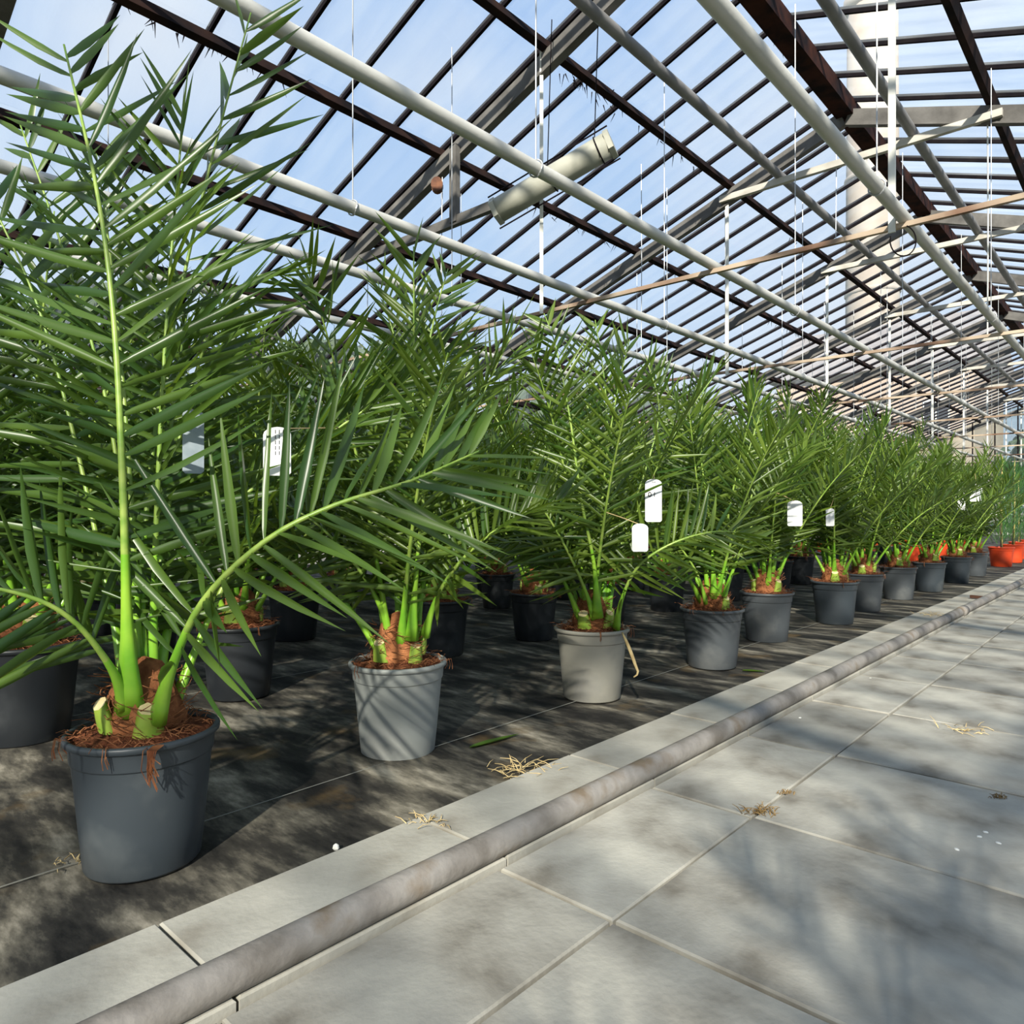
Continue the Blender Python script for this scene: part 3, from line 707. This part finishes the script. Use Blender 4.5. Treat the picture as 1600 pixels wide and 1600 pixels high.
def trunk_meshes(seed):
    rng = random.Random(seed); ph = [rng.uniform(0, 6.28) for _ in range(4)]
    mb = MB(); mb.lathe([(0.030, PH_ - .02), (0.074, PH_ - .012), (0.078, PH_ + .02), (0.073, PH_ + .05), (0.063, PH_ + .085), (0.050, PH_ + .115), (0.028, PH_ + .14), (0.004, PH_ + .152)], 22, False, True,
                        jit=lambda a, r, z: 0.006 * math.sin(5 * a + ph[0] + z * 40) * (r > .02) + 0.004 * math.sin(11 * a + ph[1]) * (r > .02))
    t = mb.mesh('trunk', M['trunkfibre'], True)
    mb = MB()
    for q in range(170):
        a = rng.uniform(0, 6.28); z = PH_ + rng.uniform(-.01, .12); r = 0.081 - 0.18 * max(0, z - PH_ - .03)
        c = Vector((math.cos(a), math.sin(a), 0)); tn = Vector((-math.sin(a), math.cos(a), 0)); l = rng.uniform(.02, .06); th = rng.uniform(-1, 1)
        p0 = c * r + UP * z; d = (tn * math.cos(th) + UP * math.sin(th) * .7 + c * rng.uniform(0, .5)) * l
        mb.tube([p0, p0 + d * .5 + c * .005, p0 + d], [.0014, .0012, .0006], 3, False)
    return t, mb.mesh('trunk_strands', M['fibre'])
TRUNKS = [trunk_meshes(s + 50) for s in range(3)]
def stub_meshes():
    mb = MB(); v = []
    prof = [(0.032, .014, 0), (0.027, .014, .03), (0.021, .012, .062)]
    K = 8
    for i, (a_, b_, z) in enumerate(prof):
        for k in range(K):
            a = 2 * math.pi * k / K; v.append((b_ * math.sin(a) + z * .10, a_ * math.cos(a), z + (b_ * math.sin(a) * -0.9 if i == 2 else 0)))
    f = [(i * K + k, i * K + (k + 1) % K, (i + 1) * K + (k + 1) % K, (i + 1) * K + k) for i in range(2) for k in range(K)]
    mb.add(v, f); s = mb.mesh('leaf_stub', M['stub'], True)
    mb = MB(); mb.add([v[2 * K + k] for k in range(K)], [tuple(range(K))]); mb.v = [(x, y, z) for x, y, z in mb.v]
    mb.add([(x - .004, y * .9, z - .004) for x, y, z in mb.v[:K]], [tuple(reversed(range(K)))]); 
    mb.f += [(k, 8 + k, 8 + (k + 1) % 8, (k + 1) % 8) for k in range(8)]; mb.mi += [0] * 8
    return s, mb.mesh('cut_face', M['cut'])
STUB, STUBCUT = stub_meshes()
RACHIS_PTS = []                 # world points, for tying the tags on

def random_fronds(rng, n, L, azs=None, inner=4, lean=1.0):
    out = []
    for i in range(n):
        t = i / max(1, n - 1)
        az = (i * 2.39996 + rng.uniform(-.25, .25)) if azs is None else azs[i]
        a0 = math.radians(3 + 25 * t * lean + rng.uniform(-3, 4)); a1 = math.radians(10 + 62 * t ** 1.25 * lean + rng.uniform(-7, 9))
        l = L * (1.0 - 0.16 * t) * rng.uniform(.92, 1.06)
        o = Vector((math.cos(az), math.sin(az), 0)); p = o * (0.030 + 0.028 * t) + UP * (PH_ + 0.085 - 0.06 * t)
        P = [p.copy()]; m = 10; side = Vector((-o.y, o.x, 0)); cv = rng.uniform(-.08, .08)
        for k in range(m):
            s = (k + .5) / m; a = a0 + (a1 - a0) * s ** 1.4
            p = p + (o * math.sin(a) + UP * math.cos(a) + side * cv * s).normalized() * (l / m); P.append(p.copy())
        out.append((P, UP.cross(o), dict(wide=0.028 + 0.026 * t, start=0.06)))
    return out
def make_palm(loc, rz, pot, fronds, rng, label, group, indiv=0, mk='leaf', nl=29, leaf=0.27, stubs=3, soil=0, scale=1.0, dist_sort=True):
    root = empty('potted_palm', loc, rz); tag(root, label, 'palm', group)
    root.scale = (scale,) * 3
    body, rim = POTS[pot]
    o = link('pot', body, root); link('rim', rim, o)
    sm, fm = SOILS[soil % len(SOILS)]; s_ = link('soil', sm, root); f_ = link('coir_strands', fm, s_); f_['kind'] = 'stuff'; s_.rotation_euler.z = rng.uniform(0, 6)
    tm, tf = TRUNKS[soil % len(TRUNKS)]; t_ = link('trunk', tm, root); f_ = link('trunk_strands', tf, t_); f_['kind'] = 'stuff'
    for k in range(stubs):
        a = (k * 2.3 + rng.uniform(-.4, .4)) if not isinstance(stubs, list) else 0
        o = link('leaf_stub', STUB, root); o.location = (math.cos(a) * .074, math.sin(a) * .074, PH_ - .012 + rng.uniform(0, .035)); o.rotation_euler = (0, rng.uniform(-0.1, .15), a)
        link('cut_face', STUBCUT, o)
    built = []
    mw = Matrix.Translation(loc) @ Matrix.Rotation(rz, 4, 'Z') @ Matrix.Scale(scale, 4)
    for (P, S, kw) in fronds:
        args = dict(nl=nl, leaf=leaf); args.update(kw)
        mb, lv, pts = frond(P, S, rng, **args); built.append((mb, lv, pts))
        RACHIS_PTS.extend([mw @ p for p in pts[4:]])
    order = list(range(len(built)))
    cnt = 0
    for i in order:
        mb, lv, pts = built[i]
        fr = link('frond', mb.mesh('frond', [M['petiole'], M['rachis']], True), root)
        if cnt + len(lv) <= indiv:
            for var, m in lv: link('leaflet', LEAF_ME[mk, var], fr, m)
            cnt += len(lv)
        else:
            o = link('leaflets', leaves_mesh(lv, mk), fr); o['kind'] = 'stuff'
    return root

# ------------------------------------------------------------------ front palms (hand laid)
def loc_of(xh, yh): return Vector((xh * CAMH, yh * CAMH, 0.0))
def PX(loc, pts): return [at(x, y, d) - loc for (x, y, d) in pts]
prng = random.Random(99)
NTH = ['', 'first', 'second', 'third', 'fourth', 'fifth', 'sixth', 'seventh', 'eighth', 'ninth', 'tenth', 'eleventh', 'twelfth', 'thirteenth']
# A : largest, next to the camera
LA = loc_of(-2.18, 0.82)
fA = [
    (PX(LA, [(203, 1118, 1.50), (198, 960, 1.46), (192, 760, 1.44), (178, 500, 1.46), (150, 290, 1.50), (100, 70, 1.58)]), RGT, dict(nl=26, leaf=0.36, vlift=12, start=.22, lw=.30, wide=.085, rt=1.25)),
    (PX(LA, [(247, 1120, 1.50), (268, 1045, 1.46), (318, 938, 1.42), (415, 845, 1.40), (520, 790, 1.42), (640, 752, 1.47), (748, 705, 1.55)]), (UP * .8 + FWD * .55 - RGT * .3), dict(nl=24, leaf=0.33, vlift=8, start=.10, droopy=0.06, lw=.30, wide=.085, rt=1.2)),
    (PX(LA, [(200, 1098, 1.50), (168, 1035, 1.44), (112, 968, 1.38), (38, 930, 1.33), (-70, 915, 1.28), (-160, 950, 1.25)]), (UP * .55 + FWD * .8 + RGT * .2), dict(nl=22, leaf=0.36, vlift=20, lw=.32, wide=.075)),
    (PX(LA, [(226, 1105, 1.58), (222, 900, 1.64), (246, 650, 1.70), (290, 420, 1.73), (342, 205, 1.74), (392, 20, 1.76)]), (RGT * .9 - FWD * .4), dict(nl=25, leaf=0.34, lw=.30)),
    (PX(LA, [(232, 1105, 1.60), (252, 880, 1.68), (290, 640, 1.76), (345, 490, 1.78), (415, 425, 1.80), (480, 445, 1.80)]), (RGT * .5 - FWD * .75 + UP * .3), dict(nl=25, leaf=0.27, start=.3)),
    (PX(LA, [(238, 1105, 1.58), (275, 940, 1.66), (345, 815, 1.74), (435, 730, 1.80), (520, 675, 1.84), (620, 605, 1.88), (705, 545, 1.92)]), (UP * .8 - RGT * .5), dict(nl=22, leaf=0.26, close=.5, start=.4)),
    (PX(LA, [(205, 1100, 1.58), (170, 930, 1.66), (120, 700, 1.72), (60, 480, 1.76), (-20, 300, 1.78)]), (RGT * .9 + FWD * .3), dict(nl=25, leaf=0.33, lw=.30)),
    (PX(LA, [(212, 1100, 1.60), (200, 880, 1.70), (165, 620, 1.82), (95, 380, 1.9), (30, 190, 1.95)]), (RGT * .9 - FWD * .4), dict(nl=25, leaf=0.33, lw=.30)),
]
fA += random_fronds(random.Random(4), 4, 1.35, azs=[2.2, 3.0, 2.6, 1.5], lean=.8)
palmA = make_palm(LA, 0, 'pot_dark', fA, prng, 'largest potted palm, in slate-blue pot with coir hanging over its rim', None, indiv=300, mk='leaf', stubs=3, soil=0)
# B : weathered grey pot
LB = loc_of(-2.378, 1.91)
fB = [
    (PX(LB, [(642, 1000, 2.20), (650, 900, 2.17), (662, 760, 2.16), (662, 600, 2.18), (678, 500, 2.22), (700, 420, 2.26)]), RGT, dict(nl=31, leaf=0.25, vlift=14)),
    (PX(LB, [(664, 992, 2.22), (684, 930, 2.18), (728, 868, 2.14), (800, 812, 2.12), (890, 775, 2.14)]), (UP * .6 + FWD * .7 - RGT * .4), dict(nl=29, leaf=0.23)),
    (PX(LB, [(610, 985, 2.24), (588, 935, 2.20), (552, 878, 2.18), (490, 815, 2.18), (410, 770, 2.2)]), (UP * .6 + FWD * .7 + RGT * .3), dict(nl=29, leaf=0.23)),
    (PX(LB, [(636, 1000, 2.26), (640, 860, 2.30), (650, 700, 2.36), (625, 560, 2.42), (590, 440, 2.45)]), (RGT * .8 - FWD * .5), dict(nl=29, leaf=0.24)),
    (PX(LB, [(650, 998, 2.26), (668, 860, 2.28), (700, 720, 2.32), (750, 610, 2.36), (815, 540, 2.40)]), (RGT * .4 - FWD * .8 + UP * .3), dict(nl=29, leaf=0.24)),
    (PX(LB, [(628, 998, 2.26), (610, 860, 2.32), (570, 720, 2.38), (520, 610, 2.42), (455, 530, 2.45)]), (RGT * .6 + FWD * .7), dict(nl=29, leaf=0.24)),
]
fB += random_fronds(random.Random(8), 8, 1.15)
palmB = make_palm(LB, 0, 'pot_grey', fB, prng, 'potted palm in weathered pale grey pot with yellow-green cut stub', None, indiv=300, mk='leaf2', stubs=4, soil=1)
# C : dusty beige-grey pot
LC = loc_of(-2.29, 3.17)
fC = [
    (PX(LC, [(962, 985, 2.85), (972, 935, 2.80), (1000, 882, 2.76), (1060, 845, 2.74), (1130, 830, 2.76), (1185, 845, 2.8)]), (UP * .7 + FWD * .6 - RGT * .4), dict(nl=30, leaf=0.23)),
    (PX(LC, [(934, 965, 2.82), (928, 880, 2.76), (908, 780, 2.72), (890, 650, 2.72), (868, 540, 2.76), (850, 490, 2.8)]), RGT, dict(nl=31, leaf=0.24, vlift=14)),
    (PX(LC, [(930, 965, 2.84), (905, 900, 2.76), (870, 830, 2.70), (830, 770, 2.68), (800, 740, 2.7)]), (RGT * .7 + UP * .4 + FWD * .3), dict(nl=29, leaf=0.22)),
    (PX(LC, [(940, 962, 2.9), (948, 850, 2.94), (950, 720, 2.98), (945, 600, 3.0), (930, 500, 3.02)]), (RGT * .9 - FWD * .4), dict(nl=30, leaf=0.24)),
    (PX(LC, [(948, 962, 2.9), (970, 850, 2.92), (1010, 730, 2.96), (1030, 640, 3.0), (1010, 560, 3.02)]), (RGT * .5 - FWD * .8), dict(nl=29, leaf=0.23)),
    (PX(LC, [(925, 965, 2.9), (890, 900, 2.92), (830, 850, 2.94), (760, 850, 2.95)]), (FWD * .8 + UP * .5), dict(nl=28, leaf=0.20)),
]
fC += random_fronds(random.Random(15), 8, 1.15)
palmC = make_palm(LC, 0, 'pot_dusty', fC, prng, 'potted palm in dusty beige-grey pot with dry leaf strand hanging down', None, indiv=300, mk='leaf2', stubs=4, soil=2)
# D : slate pot beside it
LD = loc_of(-2.17, 4.33)
fD = [
    (PX(LD, [(1128, 942, 3.45), (1142, 900, 3.42), (1175, 820, 3.40), (1225, 740, 3.42), (1275, 690, 3.46)]), (UP * .5 + FWD * .8 - RGT * .3), dict(nl=30, leaf=0.23)),
    (PX(LD, [(1104, 942, 3.45), (1086, 890, 3.42), (1050, 840, 3.40), (1005, 800, 3.42)]), (UP * .6 + FWD * .7 + RGT * .3), dict(nl=29, leaf=0.22)),
    (PX(LD, [(1116, 935, 3.44), (1112, 850, 3.40), (1100, 750, 3.38), (1080, 660, 3.40), (1020, 590, 3.45)]), RGT, dict(nl=30, leaf=0.24)),
    (PX(LD, [(1120, 935, 3.5), (1135, 820, 3.54), (1165, 720, 3.58), (1190, 640, 3.62)]), (RGT * .9 - FWD * .4), dict(nl=30, leaf=0.24)),
    (PX(LD, [(1116, 935, 3.5), (1110, 800, 3.56), (1095, 690, 3.6), (1100, 600, 3.62)]), (RGT * .9 + FWD * .3), dict(nl=30, leaf=0.23)),
]
fD += random_fronds(random.Random(23), 8, 1.05)
palmD = make_palm(LD, 0, 'pot_mid', fD, prng, 'potted palm in slate-grey pot next to the beige-grey pot, white tag hanging at its side', None, indiv=300, mk='leaf2', stubs=1, soil=3)
# front row, on along the kerb
front = [(-2.29, 5.49, 'pot_mid', 1.0), (-2.19, 6.75, 'pot_dark', 1.0), (-2.25, 7.80, 'pot_mid', 1.0), (-2.25, 9.10, 'pot_mid', 0.98), (-2.18, 10.25, 'pot_dark', 0.97), (-2.16, 11.75, 'pot_dark', 0.97), (-2.18, 13.2, 'pot_mid', 0.97)]
for i, (x, y, pk, s) in enumerate(front):
    r = random.Random(300 + i)
    make_palm(loc_of(x, y), r.uniform(0, 6.28) + (0.45 if i == 2 else 0), pk, random_fronds(r, 14, 1.12, lean=1.0), r,
              'potted palm in slate-grey pot, front row along the kerb, %s from the red pots' % NTH[len(front) - i], 'front row palms along the kerb', indiv=(300 if i < 3 else 0), mk='leaf2', nl=30, leaf=0.245, soil=i, stubs=3, scale=s)
# rows behind, from four prototypes
protos = []
for i in range(5):
    r = random.Random(500 + i)
    o = make_palm(Vector((0, 0, 0)), 0, 'pot_black', random_fronds(r, 14, 1.16), r, 'x', 'x', mk=('leaf2' if i % 2 else 'leaf'), nl=29, leaf=0.26, soil=i, stubs=3)
    protos.append(o)
bpy.context.view_layer.update()
ORD = {2: 'second', 3: 'third', 4: 'fourth', 5: 'fifth', 6: 'sixth'}
rowX = {2: -3.68, 3: -5.08, 4: -6.3, 5: -7.65, 6: -9.0}
rowY = {2: [-0.35, 0.91, 1.89, 3.35, 4.28, 5.4, 6.49, 7.7, 8.9, 10.1, 11.4, 12.7, 14.0],
        3: [0.85, 1.95, 3.09, 4.3, 5.45, 6.6, 7.8, 9.0, 10.2, 11.5, 12.8, 14.0],
        4: [0.9, 2.0, 3.2, 4.35, 5.4, 6.48, 7.8, 9.0, 10.2, 11.5, 12.8, 14.0],
        5: [1.6, 2.8, 4.0, 5.2, 6.5, 7.8, 9.1, 10.4, 11.8, 13.2],
        6: [2.2, 3.6, 5.0, 6.4, 7.8, 9.2, 10.6, 12.0]}
first = [True] * 5
crng = random.Random(77)
for rr in rowX:
    for j, yy in enumerate(rowY[rr]):
        k = (j * 2 + rr) % 5
        if first[k]: o = protos[k]; first[k] = False
        else: o = copy_tree(protos[k])
        l = loc_of(rowX[rr] + crng.uniform(-.08, .08), yy + crng.uniform(-.05, .05))
        o.location = l; o.rotation_euler = (0, 0, crng.uniform(0, 6.28) + {(2, 1): 0.4, (4, 5): -0.5}.get((rr, j), 0)); s = crng.uniform(.93, 1.05)
        if rr == 2 and j < 2: s = 1.12
        o.scale = (s, s, s)
        o['label'] = 'potted palm in charcoal pot, %s row back from the kerb, %s from the red-potted shrubs' % (ORD[rr], NTH[len(rowY[rr]) - j]); o['group'] = '%s row of palms' % ORD[rr]
        o['category'] = 'palm'
# palms added out of view across the path, put there to shade the paving
for j, (x, y, s) in enumerate([(0.98, -0.45, 1.0), (1.55, -0.85, 1.05)]):
    o = copy_tree(protos[j]); o.location = (x, y, 0); o.rotation_euler = (0, 0, j * 2.0); o.scale = (s, s, s)
    o['label'] = 'added out-of-view shade palm in charcoal pot across the path, ' + ('at the edge of the paving' if j == 0 else 'set back behind another'); o['group'] = 'added shade palms across the path'; o['category'] = 'palm'

# ------------------------------------------------------------------ staked plants in red pots
def make_staked(seed):
    r = random.Random(seed); root = empty('staked_shrub', (0, 0, 0))
    body, rim = pot_meshes('pot_red', 0.155, 0.12, 0.27)
    o = link('pot', body, root); link('rim', rim, o)
    mb = MB(); mb.lathe([(0.0, .25), (0.08, .252), (0.145, .245)], 20); mb.build('soil', M['coir'], root, True)
    mb = MB(); h = r.uniform(1.45, 1.7); mb.tube([(0.02, 0, .2), (0.025, 0.01, h * .5), (0.03, 0.0, h)], [.011, .010, .008], 7); mb.build('cane', M['cane'], root, True)
    mb = MB(); mb.tube([(0, 0, .2), (0.01, 0.02, .8), (0, 0, 1.4)], [.012, .008, .003], 6); mb.build('stem', M['bark'], root, True)
    V = MB()
    for q in range(900):
        z = .3 + 1.15 * r.random() ** .9; a = r.uniform(0, 6.28); rad = .20 * (1.05 - abs(z - .75) / 1.1) * math.sqrt(r.random())
        p = Vector((math.cos(a) * rad, math.sin(a) * rad, z)); d = Vector((math.cos(a) * .55, math.sin(a) * .55, r.uniform(.5, 1.3))).normalized() * r.uniform(.08, .17)
        s_ = Vector((-math.sin(a), math.cos(a), 0)) * .004
        V.add([p - s_, p + s_, p + d * .6 + s_ * .8, p + d * .6 - s_ * .8, p + d], [(0, 1, 2, 3), (3, 2, 4)])
    o = V.build('foliage', M['leafblue'], root); o['kind'] = 'stuff'
    return root
stk = [make_staked(3), make_staked(9)]
bpy.context.view_layer.update()
n_ = 0
for rn, xh in zip(('front', 'second', 'third', 'fourth'), (-2.22, -3.55, -4.9, -6.3)):
    for cn, yh in enumerate((15.75, 17.2, 18.7, 20.2)):
        o = stk[n_] if n_ < 2 else copy_tree(stk[n_ % 2]); n_ += 1
        l = loc_of(xh + crng.uniform(-.1, .1), yh); o.location = l; o.rotation_euler = (0, 0, crng.uniform(0, 6))
        tag(o, 'feathery shrub on bamboo cane in red pot, %s row, %s beyond the palms' % (rn, NTH[cn + 1]), 'shrub', 'staked shrubs in red pots')

# ------------------------------------------------------------------ hanging tags
def plant_tag(x, y, d, wpx, hpx, lab, yaw=0.0, marks=None, grp=None, m='tagwhite'):
    p = at(x, y - hpx / 2, d); wd = wpx * d / FPX; h = hpx * d / FPX
    root = empty('plant_tag', p, PSI + yaw); tag(root, lab, 'tag', grp)
    mb = MB(); o_ = []
    r = wd / 2
    for k in range(9):
        a = math.pi * k / 8; o_.append((math.cos(a) * r, -(r * .55) + math.sin(a) * r * .55))
    o_ += [(-r, -h + .006), (-r + .006, -h), (r - .006, -h), (r, -h + .006)]
    n = len(o_)
    mb.add([(a, -.001, b) for a, b in o_] + [(a, .001, b) for a, b in o_], [tuple(range(n)), tuple(reversed(range(n, 2 * n)))] + [(i, n + i, n + (i + 1) % n, (i + 1) % n) for i in range(n)])
    mb.build('card', M[m], root)
    top = Vector((0, 0, -r * .12))
    best = None; bd = 1e9
    for q in RACHIS_PTS:
        e = q - p
        if 0.02 < e.z < 0.5:
            dd = e.length + 1.5 * math.hypot(e.x, e.y)
            if dd < bd: bd = dd; best = e
    if best is None: best = Vector((0, 0, .15))
    loc = Matrix.Rotation(-(PSI + yaw), 3, 'Z') @ best
    mb = MB(); mb.tube([top, top * .5 + loc * .5 + Vector((0.004, 0, 0)), loc], .0016, 5); mb.build('string', M['straw'], root)
    mk = MB()
    def seg(a, b, t=.0016):
        mk.beam((a[0], -.0016, a[1]), (b[0], -.0016, b[1]), t, .0012, up=(0, 1, 0))
    if marks == 'num':
        zc = -h * .36; ex = -r * .45
        for k in range(12):
            a0, a1 = 2 * math.pi * k / 12, 2 * math.pi * (k + 1) / 12
            seg((ex + math.cos(a0) * .005, zc + math.sin(a0) * .009), (ex + math.cos(a1) * .005, zc + math.sin(a1) * .009), .0034)
        seg((ex + .018, zc - .009), (ex + .018, zc + .009), .003)
        for k in range(3): seg((-.006 + k * .005, -h * .07), (-.003 + k * .005, -h * .07), .003)
    elif marks == 'print':
        for k in range(5):
            z = -h * (.10 + .11 * k)
            for j in range(3): seg((r * (-.1 + .28 * j), z - .004), (r * (-.1 + .28 * j), z + .004), .0014)
        seg((r * .45, -h * .5), (r * .45, -h * .38)); seg((r * .45, -h * .38), (r * .75, -h * .5)); seg((r * .75, -h * .5), (r * .75, -h * .38))
    elif marks == 'arrow':
        seg((0, -h * .65), (0, -h * .35), .003); seg((-r * .3, -h * .65), (r * .3, -h * .35), .003)
    if marks: mk.build('print', M['ink'], root)
    return root
plant_tag(1021, 782, 2.70, 26, 67, 'white hanging tag printed 01, with a leaflet across its top', marks='num')
plant_tag(1000, 840, 2.651, 26, 44, 'shorter white hanging tag below the one printed 01', yaw=.12, marks=None)
plant_tag(433, 705, 1.596, 45, 76, 'white hanging tag with lines of small print, among fronds of the largest palm', yaw=-.1, marks='print')
plant_tag(302, 690, 1.601, 31, 100, 'white hanging tag with its shade painted in as blue-grey, beside the largest palm', yaw=.5, m='tagshade')
plant_tag(1242, 802, 3.807, 22, 40, 'white hanging tag on the palm with pale roots round its slate pot', yaw=-.25)
plant_tag(1297, 808, 4.547, 14, 28, 'small white hanging tag on the dark-potted front row palm', yaw=.1)
plant_tag(1502, 783, 7.053, 13, 28, 'narrow white hanging tag beside the squarish one, near the red pots', yaw=.1)
plant_tag(1525, 770, 7.125, 19, 27, 'squarish white hanging tag with a mark, by the red pots', yaw=0, marks='arrow')

# ------------------------------------------------------------------ things lying about
def ground(x, y, z=0.0):
    p = at(x, y, 1.0) - Vector((0, 0, CAMH)); return Vector((0, 0, CAMH)) + p * ((z - CAMH) / p.z)
def lie_leaf(name, a, b, mk, lab, w_=.35, z=.006):
    A, B = ground(*a, z), ground(*b, z); d = B - A
    v, f = LEAVES[0]; L = d.length; t = d / L; s_ = UP.cross(t)
    mb = MB(); mb.add([(t * p[0] * L + s_ * p[1] * w_ + UP * (p[2] * w_ * .5)) for p in v], f)
    mb.add([(t * p[0] * L + s_ * p[1] * w_ + UP * (p[2] * w_ * .5 - .002)) for p in v], [tuple(reversed(q)) for q in f])
    o = mb.build(name, M[mk]); o.location = A; tag(o, lab, 'leaf'); return o
lie_leaf('fallen_leaflet', (735, 1167), (812, 1146), 'leaf2', 'green fallen leaflet on the fabric beside the pale grey pot')
lie_leaf('fallen_leaflet', (1160, 1047), (1196, 1049), 'leaf2', 'green fallen leaflet on the fabric near the kerb by the slate pot')
def tuft(name, x, y, n, r, mk, lab, cat, seed, z=0.006, up=.5, grp=None):
    q = random.Random(seed); mb = MB()
    for i in range(n):
        a = q.uniform(0, 6.28); rr = r * q.random(); p = Vector((math.cos(a) * rr * 1.6, math.sin(a) * rr, 0)); b = q.uniform(0, 6.28); l = q.uniform(.25, .9) * r
        d = Vector((math.cos(b), math.sin(b), q.uniform(0, up))) * l
        mb.tube([p, p + d * .5 + UP * .004, p + d], [.0012, .0011, .0005], 3, False)
    o = mb.build(name, M[mk]); o.location = ground(x, y, z); o.rotation_euler = (0, 0, PSI); tag(o, lab, cat, grp); return o
tuft('straw_tuft', 812, 1203, 60, .075, 'straw', 'tuft of dry straw lying at the kerb edge, in the sun', 'straw', 3)
tuft('straw_tuft', 668, 1285, 26, .04, 'straw', 'small wisp of straw in the kerb joint', 'straw', 4, .016)
tuft('straw_tuft', 1450, 962, 40, .09, 'straw', 'scattered dry straw on the fabric by the far front-row pots', 'straw', 5)
tuft('straw_tuft', 1510, 1140, 24, .06, 'straw', 'wisp of pale straw on the sunlit paving', 'straw', 6, .008)
tuft('straw_tuft', 120, 1345, 16, .04, 'straw', 'few dry straws beside the slate-blue pot', 'straw', 8)
tuft('weed_tuft', 1187, 1270, 60, .03, 'moss', 'brown dried weed in the crossing of paving joints', 'weed', 7, .004, 1.0)
tuft('weed_tuft', 1228, 1240, 26, .016, 'moss', 'smaller brown dried weed in the long paving joint', 'weed', 9, .004, 1.0)
tuft('weed_tuft', 1562, 1246, 26, .016, 'moss', 'tiny dried weed at the end of a cross joint', 'weed', 10, .004, 1.0)
def pebble(name, x, y, r, m, lab, cat, z=0, seed=1, grp=None):
    q = random.Random(seed); mb = MB()
    mb.lathe([(r * .6, 0), (r, r * .35), (r * .8, r * .9), (r * .3, r * 1.15)], 9, True, True, jit=lambda a, b, c: b * .18 * math.sin(2 * a + seed) + b * .1 * math.sin(5 * a))
    o = mb.build(name, m, None, False); o.location = ground(x, y, z); o.scale.z = 1.7 if name == 'white_peg' else 0.5 if name == 'paint_fleck' else 1.0; tag(o, lab, cat, grp); return o
pebble('white_peg', 525, 1328, .007, M['white'], 'small white peg standing at the kerb edge', 'peg')
pebble('wood_chip', 250, 1362, .010, mat('wood_chip', (0.55, 0.30, 0.12), .8), 'orange-brown wood chip at the foot of the slate-blue pot', 'chip', seed=3)
for i, (x, y) in enumerate([(1530, 1308), (1540, 1301), (1560, 1318), (1495, 1328), (1428, 1129), (1250, 1122), (1360, 1060)]):
    pebble('paint_fleck', x, y, .0055, M['white'], 'tiny white flake lying on the paving', 'flake', .003, i, 'white flakes on the paving')
# brown stick across the kerb in the distance
A, B = ground(1517, 934, .02), ground(1545, 937, .02)
mb = MB(); mb.beam((0, 0, .012), tuple((B - A) + Vector((0, 0, .012))), .03, .024); o = mb.build('wooden_batten', mat('dark_batten', (0.05, 0.022, 0.014), 0.8, var=(0.09, 0.04, 0.025), scale=12)); o.location = A; tag(o, 'dark brown batten lying across the kerb', 'batten')
# dry strand hanging from the beige-grey pot
mb = MB(); P = [at(972, 988, 2.76), at(982, 1010, 2.70), at(993, 1040, 2.66), at(997, 1052, 2.64), at(990, 1058, 2.64)]
pts, _ = catmull([p - LC for p in P], 14); mb.tube(pts, [.003 + .004 * math.sin(math.pi * i / 14) for i in range(15)], 6, True, .3)
o = mb.build('dry_strand', M['straw'], palmC, True)
# coir hanging from the slate-blue pot
mb = MB(); q = random.Random(2)
for i in range(26):
    a0 = at(236 + q.gauss(0, 3.5), 1178, 1.405) - LA; l = .07 * q.random() ** .7 + .012
    mb.tube([a0 + UP * .008 + FWD * .03, a0 + UP * .006, a0 - UP * l * .5 + RGT * q.uniform(-.004, .004) - FWD * .002, a0 - UP * l + RGT * q.uniform(-.008, .010) + FWD * l * .10], .0010, 3, False)
o = mb.build('hanging_coir', M['fibre'], palmA); o['kind'] = 'stuff'
